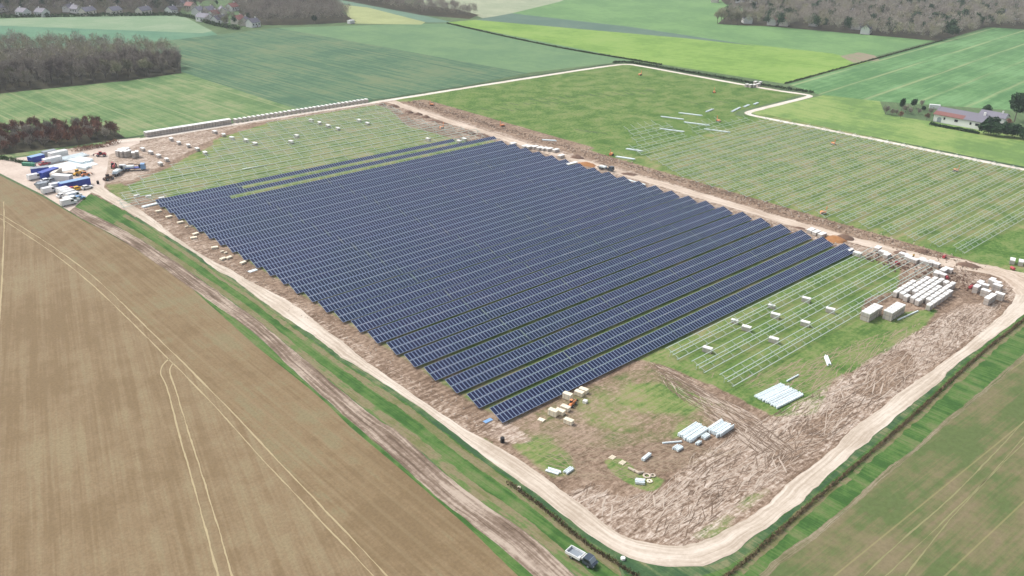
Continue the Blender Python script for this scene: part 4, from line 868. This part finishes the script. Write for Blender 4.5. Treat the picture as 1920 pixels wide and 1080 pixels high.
# red and green small things along the cross road
for n, (x, y, mt, lb) in enumerate([(1770, 484, PRED, 'by the near right rack ends'), (1898, 506, PRED, 'at the right picture edge'), (1682, 496, PRED, 'among the front rack ends'), (1820, 541, PRED, 'left of the corner crate cluster'), (1774, 523, PRED, 'beside the main yard block')]):
    e = empty('fuel_tank', (*G(x, y), 0), n, 'small red tank ' + lb, 'tank', 'red tanks near the corner'); b = MB(); b.bar((-.8, 0, .7), (.8, 0, .7), .5, n=12); b.build('vessel', mt, e)
    q = MB(); q.box((-.5, 0, .12), (.15, .9, .24)); q.box((.5, 0, .12), (.15, .9, .24)); q.build('cradle', DARK, e)

# ---------------------------------------------------------------- worker
def worker(p):
    me = bpy.data.meshes.new('person')
    J = {'pel': (0, 0, .95), 'wai': (0, 0, 1.1), 'che': (0, 0, 1.35), 'nek': (0, 0, 1.52), 'hea': (.02, 0, 1.64), 'top': (.02, 0, 1.76)}
    vs = [J[k] for k in ('pel', 'wai', 'che', 'nek', 'hea', 'top')]; ed = [(0, 1), (1, 2), (2, 3), (3, 4), (4, 5)]; rad = [.16, .15, .17, .06, .095, .07]
    for s in (-1, 1):
        n = len(vs); vs += [(0, s * .1, .88), (.03 * s, s * .12, .48), (.0, s * .13, .08), (.14, s * .13, .04)]; ed += [(0, n), (n, n + 1), (n + 1, n + 2), (n + 2, n + 3)]; rad += [.11, .075, .055, .045]
        n = len(vs); vs += [(0, s * .2, 1.44), (.02, s * .27, 1.16), (.12, s * .26, .93), (.17, s * .25, .84)]; ed += [(2, n), (n, n + 1), (n + 1, n + 2), (n + 2, n + 3)]; rad += [.075, .055, .042, .035]
    me.from_pydata(vs, ed, []); e = empty('person', (*p, 0), .6, 'worker in a yellow vest and dark trousers standing on the cross road verge', 'person')
    o = link('body', me, e); sk = o.modifiers.new('skin', 'SKIN'); 
    if not me.skin_vertices: me.attributes
    for i, r in enumerate(rad): me.skin_vertices[0].data[i].radius = (r, r)
    me.skin_vertices[0].data[0].use_root = True
    o.modifiers.new('sub', 'SUBSURF').levels = 1
    me.materials.append(PSLATE)
    v = MB(); v.prism([(-.2, 1.0), (.2, 1.0), (.2, 1.42), (.12, 1.5), (-.12, 1.5), (-.2, 1.42)], -.26, .26, 'y'); v.build('vest', PYEL, e)
    h = MB(); h.prism([(-.12, 1.68), (.16, 1.68), (.1, 1.8), (-.06, 1.82)], -.1, .1, 'y'); h.build('helmet', PWHITE, e)
try: worker(G(1712, 484))
except Exception as ex: print('worker', ex)

# ---------------------------------------------------------------- hedge of saplings along the outer verge
TWIG = crown_mat('sapling_twigs', [(.07, .05, .03), (.12, .09, .05), (.20, .15, .09)])
LEAFD = crown_mat('evergreen_leaves', [(.012, .035, .016), (.028, .065, .03), (.05, .10, .045)])
HEDGE = crown_mat('hedge_leaves', [(.03, .06, .025), (.06, .10, .04), (.09, .13, .06)])
BARE = crown_mat('bare_twigs', [(.095, .083, .068), (.18, .156, .132), (.27, .24, .205), (.36, .33, .275)])
OLIVE = crown_mat('olive_twigs', [(.10, .10, .065), (.21, .205, .14), (.34, .325, .225)])
REDT = crown_mat('russet_twigs', [(.12, .075, .058), (.19, .115, .085), (.29, .16, .11)])
def quads(cen, nrm_dir, ln, wd, r):
    """cen Nx3, axis Nx3 -> quads"""
    n = len(cen); ax = nrm_dir / (np.linalg.norm(nrm_dir, axis=1)[:, None] + 1e-9); rv = r.normal(size=(n, 3)); sd = np.cross(ax, rv); sd /= np.linalg.norm(sd, axis=1)[:, None] + 1e-9
    L = (ln * r.uniform(.6, 1.3, n))[:, None] / 2; Wd = (wd * r.uniform(.6, 1.3, n))[:, None] / 2
    V = np.stack([cen - ax * L - sd * Wd, cen + ax * L - sd * Wd * .5, cen + ax * L + sd * Wd * .5, cen - ax * L + sd * Wd], 1).reshape(-1, 3)
    return V, np.arange(4 * n).reshape(n, 4)
def crown_mesh(name, mat, V, Fc, rnd=None, extra=None):
    me = bpy.data.meshes.new(name); me.from_pydata(V.tolist(), [], Fc.tolist()); me.materials.append(mat)
    at = me.attributes.new('rnd', 'FLOAT', 'FACE'); at.data.foreach_set('value', (rnd if rnd is not None else rng.random(len(Fc))).astype('f')); return me
def hedge_line(pts, wd, h, mat, label, dens=10, ln=.5, qw=.18, name='hedge', seed=0, posty=None):
    r = np.random.default_rng(seed); P = smooth_line(pts, 2); d = np.r_[0, np.cumsum(np.linalg.norm(np.diff(P, axis=0), axis=1))]; n = int(d[-1] * dens)
    s = r.uniform(0, d[-1], n)
    if posty: s = np.round(s / posty) * posty + r.normal(0, posty * .16, n)
    c = np.c_[np.interp(s, d, P[:, 0]), np.interp(s, d, P[:, 1])]; hh = h * (.65 + .5 * (np.sin(s * .9) * .3 + np.sin(s * .37 + 1) * .3 + .5))
    z = r.random(n) ** .8 * hh; c = c + r.normal(0, wd / 3, (n, 2))
    V, Fc = quads(np.c_[c, z], r.normal(size=(n, 3)) + [0, 0, 1.2], ln, qw, r)
    o = link(name, crown_mesh(name, mat, V, Fc)); tag(o, label, 'hedge'); return o
hedge_line(W_([(953, 908), (997, 937), (1039, 971), (1094, 1018), (1150, 1054), (1192, 1082), (1260, 1130)]), .7, .9, TWIG, 'brown hedge of bare saplings along the left road verge', 40, .6, .12, 'sapling_hedge', 1, 1.0)
hedge_line(W_(FEN), .6, .8, TWIG, 'brown hedge of bare saplings along the right road verge', 45, .6, .12, 'sapling_hedge', 2, 1.0)
hedge_line(W_([(838, 44), (960, 72), (1080, 96), (1195, 114), (1240, 122)]), 0.9, .8, HEDGE, 'low dark hedge between the mid green and bright green fields', 14, 1.3, .7, seed=3)
hedge_line([(500, 433), (512, 430), (516, 360), (519, 310), (524, 284)], 1.8, 1.2, HEDGE, 'low dark hedge outside the far perimeter road', 12, 1.2, .6, seed=4)
hedge_line(W_([(1472, 157), (1600, 122), (1690, 97), (1775, 74)]), 0.8, .7, HEDGE, 'low dark hedge between the bright and the striped field', 14, 1.0, .5, seed=5)
hedge_line([G(0, 30.5 + 2), G(-200, 40)][::-1] + W_([(240, 30), (345, 28), (400, 48), (450, 56)]), 3, 3, HEDGE, 'dark hedge along the village side of the teal field', 10, 1.5, 1.0, seed=6)

# ---------------------------------------------------------------- trees
def tree_parts(kind, h, w_, seed, n=520):
    r = np.random.default_rng(seed)
    if kind == 'ever': k, ln, qw, n = 16, .9, .6, int(n * 1.5)
    elif kind == 'bush': k, ln, qw = 9, .8, .3
    else: k, ln, qw = 16, 1.2, .20
    cc = []
    for _ in range(k):
        a = r.uniform(0, 2 * math.pi); e_ = r.uniform(-.35, 1); q = r.random() ** .5 * .62
        cc.append((math.cos(a) * w_ / 2 * q * math.sqrt(max(.1, 1 - max(0, e_) ** 2 * .6)), math.sin(a) * w_ / 2 * q * math.sqrt(max(.1, 1 - max(0, e_) ** 2 * .6)), h * (.56 + .31 * e_)))
    cc = np.array(cc); idc = r.integers(0, k, n); rad = w_ * (.20 if kind != 'ever' else .24)
    u = r.normal(size=(n, 3)); u /= np.linalg.norm(u, axis=1)[:, None]; q = r.random(n) ** .45
    cen = cc[idc] + u * (rad * q)[:, None] * [1, 1, 1.15]; cen[:, 2] = np.maximum(cen[:, 2], h * .12)
    ax = u + [0, 0, .9] if kind != 'ever' else r.normal(size=(n, 3))
    V, Fc = quads(cen, ax + r.normal(size=(n, 3)) * .35, ln, qw, r)
    rnd = np.clip(r.random(k)[idc] * .6 + r.random(n) * .4, 0, 1)
    return cc, V, Fc, rnd
def trunk_mesh(h, cc, mat):
    mb = MB(); mb.bar((0, 0, -.1), (0, 0, h * .38), h * .022, n=6, wd2=h * .015)
    for c in cc[:9]: mb.bar((0, 0, h * .3), tuple(c), h * .011, n=4, wd2=.03)
    return mb.mesh('trunk', [mat], fix=False)
def tree_proto(name, kind, mat, h, w_, seed, n=520):
    e = empty(name, (0, -900, 0), 0, 'x', 'tree'); cc, V, Fc, rnd = tree_parts(kind, h, w_, seed, n)
    link('crown', crown_mesh('crown', mat, V, Fc, rnd), e); link('trunk', trunk_mesh(h, cc, BARK), e); return e
def fill(poly, sp, seed):
    r = np.random.default_rng(seed); P = np.array(poly); lo, hi = P.min(0), P.max(0); out = []
    y = lo[1]
    while y < hi[1]:
        x = lo[0]
        while x < hi[0]:
            q = np.array([x, y]) + r.normal(0, sp * .22, 2); c = False; j = len(P) - 1
            for i in range(len(P)):
                a, b2 = P[i], P[j]
                if (a[1] > q[1]) != (b2[1] > q[1]) and q[0] < (b2[0] - a[0]) * (q[1] - a[1]) / (b2[1] - a[1]) + a[0]: c = not c
                j = i
            if c: out.append(tuple(q))
            x += sp
        y += sp
    return out
BT = [tree_proto('bare_tree', 'bare', BARE, 12, 9.5, 31, 700), tree_proto('bare_tree', 'bare', BARE, 10.5, 8.5, 32, 700), tree_proto('bare_tree', 'bare', OLIVE, 11, 9, 33, 700), tree_proto('bare_tree', 'bare', BARE, 13, 9, 34, 700)]
w1 = fill(W_([(-120, 205), (0, 172), (120, 160), (250, 147), (338, 134), (335, 112), (310, 100), (250, 97), (150, 92), (60, 88), (-120, 100)]), 7.2, 1)
w1.sort(key=lambda p: math.hypot(*p))
print('w1', len(w1))
W1N = 150
for i, p in enumerate(w1[:W1N]):
    k = 2 if (rr.random() < .38 and i < 60) else rr.choice((0, 1, 3)); s = rr.uniform(.75, 1.15)
    place(BT[k], p, rr.uniform(0, 6), 'bare winter tree at the near edge of the large left wood', 'trees of the large left wood', s)
RT = [tree_proto('russet_bush', 'bush', REDT, 6.5, 7, 41, 420), tree_proto('russet_bush', 'bush', REDT, 7.5, 7.5, 42, 420), tree_proto('russet_bush', 'bush', BARE, 7, 7, 43, 420)]
for e in RT: e['category'] = 'bush'
w2 = fill(W_([(-140, 330), (0, 288), (110, 275), (200, 263), (232, 258), (215, 246), (180, 240), (100, 240), (0, 250), (-140, 260)]), 5.2, 2); print('w2', len(w2))
for p in w2: place(rr.choice(RT), p, rr.uniform(0, 6), 'leafless russet bush of the small wood beside the compound', 'bushes of the small left wood', rr.uniform(.7, 1.1))
# far woods: one mass each, merged from the same kinds of tree
def mass(name, pts, protos, label, sc_=(.8, 1.2), seed=0):
    r = np.random.default_rng(seed); src = []
    for (kind, mat, h, w_, n) in protos:
        src.append((mat, [tree_parts(kind, h, w_, 100 + i, n) for i in range(3)]))
    mats = []; [mats.append(s_[0]) for s_ in src if s_[0] not in mats]
    VV, FF, RR, MI = [], [], [], []; off = 0
    for p in pts:
        mi = r.integers(0, len(src)); mat, lst = src[mi]; _, V, Fc, rnd = lst[r.integers(0, 3)]; a = r.uniform(0, 6.28); s = r.uniform(*sc_)
        Rm = np.array([[math.cos(a), -math.sin(a), 0], [math.sin(a), math.cos(a), 0], [0, 0, 1]])
        VV.append(V @ Rm.T * s + [p[0], p[1], 0]); FF.append(Fc + off); off += len(V); RR.append(np.clip(rnd * .6 + r.random() * .5, 0, 1)); MI.append(np.full(len(Fc), mats.index(mat)))
    V = np.concatenate(VV); Fc = np.concatenate(FF)
    me = bpy.data.meshes.new(name); me.from_pydata(V.tolist(), [], Fc.tolist())
    for m_ in mats: me.materials.append(m_)
    me.polygons.foreach_set('material_index', np.concatenate(MI).astype(int)); at = me.attributes.new('rnd', 'FLOAT', 'FACE'); at.data.foreach_set('value', np.concatenate(RR).astype('f'))
    tag(link(name, me), label, 'woodland', kind='stuff')
bare_set = [('bare', BARE, 12, 10, 260), ('bare', BARE, 10, 9, 240), ('bare', OLIVE, 11, 9, 240)]
mass('woodland', w1[W1N:], bare_set + [('bare', OLIVE, 12, 9, 240)], 'mass of bare trees behind the edge of the large left wood', (.85, 1.2), 1)
mix_set = bare_set + [('ever', LEAFD, 10, 7, 160), ('bare', BARE, 12, 9, 240)]
fa = fill(W_([(-300, 34), (0, 29), (230, 25), (335, 24), (350, 5), (430, -5), (430, -45), (-300, -30)]), 10.5, 3)
fb = fill(W_([(470, 46), (560, 46), (668, 40), (640, 22), (620, 5), (600, -40), (430, -40), (440, 10), (455, 35)]), 9.5, 4)
fcp = fill(W_([(640, 0), (790, 28), (880, 35), (897, 28), (860, 18), (760, 5), (700, -25), (600, -25)]), 9, 5)
fd = fill(W_([(1345, 42), (1405, 49), (1440, 51), (1600, 65), (1760, 80), (1855, 54), (1940, 59), (2200, 80), (2200, -60), (1300, -50), (1360, 8), (1420, 16), (1430, 30), (1370, 22)]), 9.8, 6)
fe = fill(W_([(345, 30), (400, 50), (450, 57), (482, 53), (470, 40), (430, 8), (350, -5), (335, 10)]), 17, 9)
mass('woodland', fe, mix_set, 'scattered garden trees among the houses of the top left hamlet', (.6, .95), 9)
print('far woods', len(fa), len(fb), len(fcp), len(fd))
mass('woodland', fa, mix_set, 'wooded village edge at the top left', (.9, 1.3), 2); mass('woodland', fb, bare_set[:2], 'dark bare wood right of the top left hamlet', (1, 1.3), 3)
mass('woodland', fcp, bare_set[:2], 'narrow strip of bare wood at the top centre', (.9, 1.1), 4); mass('woodland', fd, [(a_, b_2, c_2, d_2, int(n_2 * 1.35)) for a_, b_2, c_2, d_2, n_2 in mix_set], 'large wooded village area at the top right', (1.0, 1.4), 5)
# trees round the bungalow
EV = [tree_proto('evergreen_tree', 'ever', LEAFD, 9, 8, 51, 700), tree_proto('evergreen_tree', 'ever', LEAFD, 5.5, 6.5, 52, 600)]
for n, (x, y, k, s, lb) in enumerate(((1902, 228, 0, 1.75, 'tallest dark evergreen tree right of the bungalow'), (1848, 252, 1, 1.25, 'dark evergreen at the bungalow corner'), (1866, 255, 1, 1.2, 'dark evergreen, second right of the bungalow corner'), (1884, 256, 1, 1.3, 'dark evergreen, third right of the bungalow corner'), (1902, 258, 1, 1.2, 'dark evergreen, fourth right of the bungalow corner'), (1858, 244, 1, 1.2, 'dark evergreen behind the bungalow corner shrubs'), (1920, 262, 1, 1.2, 'dark evergreen at the right picture edge'), (1850, 214, 1, .9, 'small evergreen behind the bungalow extension'), (1690, 208, 0, .62, 'slim dark conifer at the left of the bungalow garden'), (1713, 203, 0, .6, 'round dark conifer in the bungalow garden'), (1731, 207, 1, .45, 'small dark shrub in the bungalow garden'))):
    place(EV[k], G(x, y), n, lb, 'evergreens round the bungalow', s if n != 8 else (.45, .45, .8))
for n, (x, y, k, s) in enumerate(((1660, 214, 2, .75), (1672, 217, 2, .6), (1688, 222, 0, .6), (1697, 212, 2, .7), (1706, 214, 2, .6), (1722, 214, 2, .5), (1737, 226, 0, .65), (1680, 216, 2, .5), (1728, 200, 2, .6), (1745, 215, 2, .6), (1890, 240, 0, .8), (1878, 228, 2, .6))):
    place(RT[k], G(x, y), n, 'brown leafless garden bush near the bungalow, %s from the left' % ORD[sorted(range(12), key=lambda q: [1660, 1672, 1688, 1697, 1706, 1722, 1737, 1680, 1728, 1745, 1890, 1878][q]).index(n)], 'brown bushes round the bungalow', s)
for n, (x, y) in enumerate(((1345, 44), (1357, 45), (1370, 46), (1382, 47), (1352, 38), (1366, 38), (1380, 40), (1395, 44))):
    place(BT[2], G(x, y), n, 'bare olive tree of the isolated clump at the near end of the top right wood', 'trees of the top right clump', 1.15)
place(BT[2], G(425, 54), 0, 'single bare tree beside the top left hamlet', None, 1.1)
place(EV[0], G(590, 44), 1, 'lone pale tree at the corner of the dark top wood', None, .8)
# reddish scrub along the compound's back edge
hedge_line(W_([(140, 284), (165, 279), (200, 274), (222, 268)]), 2.5, 2, REDT, 'low russet scrub along the back edge of the compound', 30, .8, .3, seed=8)
hedge_line(W_([(-40, 290), (0, 298), (40, 305), (60, 310)]), 1.4, 1.6, HEDGE, 'short dark hedge at the compound entrance', 30, .7, .3, seed=9)
hedge_line(W_([(1744, 234), (1780, 241), (1834, 251)]), 1.6, 1.5, LEAFD, 'dark clipped hedge in front of the bungalow', 60, .6, .4, seed=10)

# ---------------------------------------------------------------- buildings
def house(p, rz, L, wd, h, rh, wall, roof, label, group=None, name='house', nwin=3, chim=True):
    e = empty(name, (p[0], p[1], 0), rz, label, 'house', group)
    b = MB(); b.prism([(-wd / 2, -.1), (wd / 2, -.1), (wd / 2, h), (0, h + rh - .05), (-wd / 2, h)], -L / 2, L / 2, 'x'); b.build('wall', wall, e)
    r = MB(); o_ = .5; k = rh / (wd / 2)
    for s in (-1, 1):
        r.add([(-L / 2 - .4, s * (wd / 2 + o_), h - o_ * k), (L / 2 + .4, s * (wd / 2 + o_), h - o_ * k), (L / 2 + .4, 0, h + rh), (-L / 2 - .4, 0, h + rh), (-L / 2 - .4, s * (wd / 2 + o_), h - o_ * k + .22), (L / 2 + .4, s * (wd / 2 + o_), h - o_ * k + .22), (L / 2 + .4, 0, h + rh + .22), (-L / 2 - .4, 0, h + rh + .22)], [(0, 1, 2, 3), (4, 5, 6, 7), (0, 1, 5, 4), (1, 2, 6, 5), (3, 0, 4, 7)])
    ro = r.build('roof', roof, e)
    if chim: c = MB(); c.box((L * .3, 0, h + rh + .5), (.8, .8, 1.4)); c.build('chimney', wall, ro)
    for s in (-1, 1):
        for i in range(nwin):
            x = -L / 2 + L * (i + .5) / nwin
            g = MB(); g.box((x, s * (wd / 2 + .03), h * .55), (1.3, .06, 1.2)); g.build('window', WGLASS, e)
    d = MB(); d.box((L * .1, -wd / 2 - .03, 1.05), (1, .06, 2.1)); d.build('door', WOOD, e); return e
# the bungalow at the right
A = np.array(G(1750, 228)); B = np.array(G(1833, 244)); L = 26.0
e = empty('bungalow', (A[0] + 1.2, (A[1] + B[1]) / 2, 0), -YD, 'long white bungalow with grey roof and red tiled left part', 'house')
b = MB(); dep = 12.5; hb = 4.2; rg = 2.9
# local x runs from the left end (photo) to the right end, local y points away from the camera side
b.prism([(0, -.1), (dep, -.1), (dep, hb), (dep * .55, hb + rg - .06), (0, hb)], -L / 2, L / 2, 'x'); b.build('wall', WALLW, e)
r = MB()
def rf(x0, x1, y0, z0, y1, z1, mb, th=.22):
    mb.add([(x0, y0, z0), (x1, y0, z0), (x1, y1, z1), (x0, y1, z1), (x0, y0, z0 + th), (x1, y0, z0 + th), (x1, y1, z1 + th), (x0, y1, z1 + th)], [(0, 1, 2, 3), (4, 5, 6, 7), (0, 1, 5, 4), (1, 2, 6, 5), (2, 3, 7, 6), (3, 0, 4, 7)])
k1 = rg / (dep * .55)
rf(-L / 2 - .5, L / 2 + .5, dep * .22, hb + k1 * dep * .22, dep * .55, hb + rg, r); rf(L * .12, L / 2 + .5, -.5, hb - .5 * k1, dep * .22, hb + k1 * dep * .22, r)
rf(-L / 2 - .5, L / 2 + .5, dep + .5, hb - .3, dep * .55, hb + rg, r); ro = r.build('roof', ROOFG, e)
r = MB(); rf(-L / 2 - .5, L * .12, -.6, hb - .6 * k1, dep * .22, hb + k1 * dep * .22, r, .26); r.build('red_roof', ROOFR, e)
c = MB(); c.box((L * .44, dep * .5, hb + rg + .5), (1.1, .9, 1.8)); c.build('chimney', WALLW, ro)
for x, wv in ((-L * .27, .9), (-L * .02, 1.8), (L * .28, 1.0), (L * .42, 2.2)):
    g = MB(); g.box((x, -.04, 2.5), (wv, .08, 1.3)); f = g.build('window', WGLASS, e); q = MB(); q.box((x, -.06, 1.78), (wv + .2, .14, .1)); q.build('sill', WALLW, f)
g = MB(); g.prism([(-L * .42, .0), (-L * .33, .0), (-L * .33, 2.2), (-L * .36, 2.8), (-L * .39, 2.8), (-L * .42, 2.2)], -.05, -.01, 'y'); g.build('garage_door', PGREY, e)
house(G(1862, 226), -YD, 14, 7, 3, 2, WALLW, ROOFG, 'low grey roofed extension between the bungalow and the big evergreen')
thin('garden_shed', G(1752, 203), (6, 2.5, 2.2), -YD + .5, PWHITE, 'small white shed at the back of the bungalow garden', 'shed')
# hamlet and village houses
vil = [(343, 12, .4, 0), (358, 18, 1.9, 2), (372, 27, .6, 0), (392, 26, .4, 1), (384, 40, 1.9, 0), (401, 34, .5, 3), (417, 27, 1.2, 1), (436, 20, .5, 3), (447, 44, .5, 2), (460, 47, .9, 1), (412, 44, .4, 0), (475, 50, .3, 0),
       (45, 30, 1.9, 0), (80, 30.5, 1.9, 0), (131, 22, .5, 0), (145, 24, 1.9, 0), (165, 28, .5, 1), (1, 22, .5, 1), (215, 27, .5, 1), (270, 27, .5, 1), (322, 26, .5, 0)]
for n, (x, y, a, c_) in enumerate(vil):
    wl_, rf_ = ((WALLW, ROOFG), (WALLC, ROOFG), (WALLC, ROOFR), (WALLW, ROOFR))[c_]
    house(G(x, y), a, rr.uniform(9, 14), 8, 4.2, 3, wl_, rf_, 'village house at the top left, %s from the left picture edge' % ORD[sorted(range(len(vil)), key=lambda q: vil[q][0]).index(n)], 'houses at the top left')
vr = [(1387, 5, .4, 0), (1412, 6, .5, 0), (1340, 4, .5, 1), (1400, 43, .8, 0), (1448, 46, .4, 3), (1470, 48, .4, 2), (1595, 34, .4, 0), (1600, 43, .4, 0), (1606, 54, .3, 0), (1623, 63, .3, 0), (1688, 28, .9, 0), (1742, 33, .4, 0), (1830, 8, .4, 0), (1805, 3, .9, 0), (1868, 14, .5, 0), (1895, 18, .3, 1), (1905, 36, .5, 0), (1885, 33, .6, 0), (1775, 50, .4, 0), (1722, 58, .4, 1), (1850, 24, .4, 1), (1525, 48, .4, 3), (1576, 26, .4, 1), (1655, 12, .4, 0), (1912, 8, .4, 0)]
for n, (x, y, a, c_) in enumerate(vr):
    wl_, rf_ = ((WALLW, ROOFG), (WALLC, ROOFG), (WALLC, ROOFR), (WALLW, ROOFR))[c_]
    house(G(x, y), a, rr.uniform(10, 15), 8, 5, 3.5, wl_, rf_, 'village house among the trees at the top right, %s from its left end' % ORD[sorted(range(len(vr)), key=lambda q: vr[q][0]).index(n)], 'houses at the top right')
container(G(658, 44), 6, 4, 3, .2, WALLW, 'small white hut at the corner of the dark top wood', roof=PWHITE)

# ---------------------------------------------------------------- haze
hb_ = MB(); hb_.box((1000, 1000, 60), (9000, 9000, 122.6))
hz = hb_.build('haze', [bpy.data.materials.new('haze')]); tag(hz, kind='stuff')
hm = hz.data.materials[0]; hm.use_nodes = True; ht = hm.node_tree; ht.nodes.remove(ht.nodes['Principled BSDF'])
pv = ht.nodes.new('ShaderNodeVolumePrincipled'); pv.inputs['Color'].default_value = (.86, .91, 1.0, 1); pv.inputs['Density'].default_value = .00013; pv.inputs['Anisotropy'].default_value = .0
ht.links.new(pv.outputs[0], ht.nodes['Material Output'].inputs['Volume'])
# unused prototypes away
for o in list(bpy.data.objects):
    if o.location.y == -900 and o.parent is None and o.get('label') == 'x':
        for c_ in list(o.children_recursive): bpy.data.objects.remove(c_)
        bpy.data.objects.remove(o)
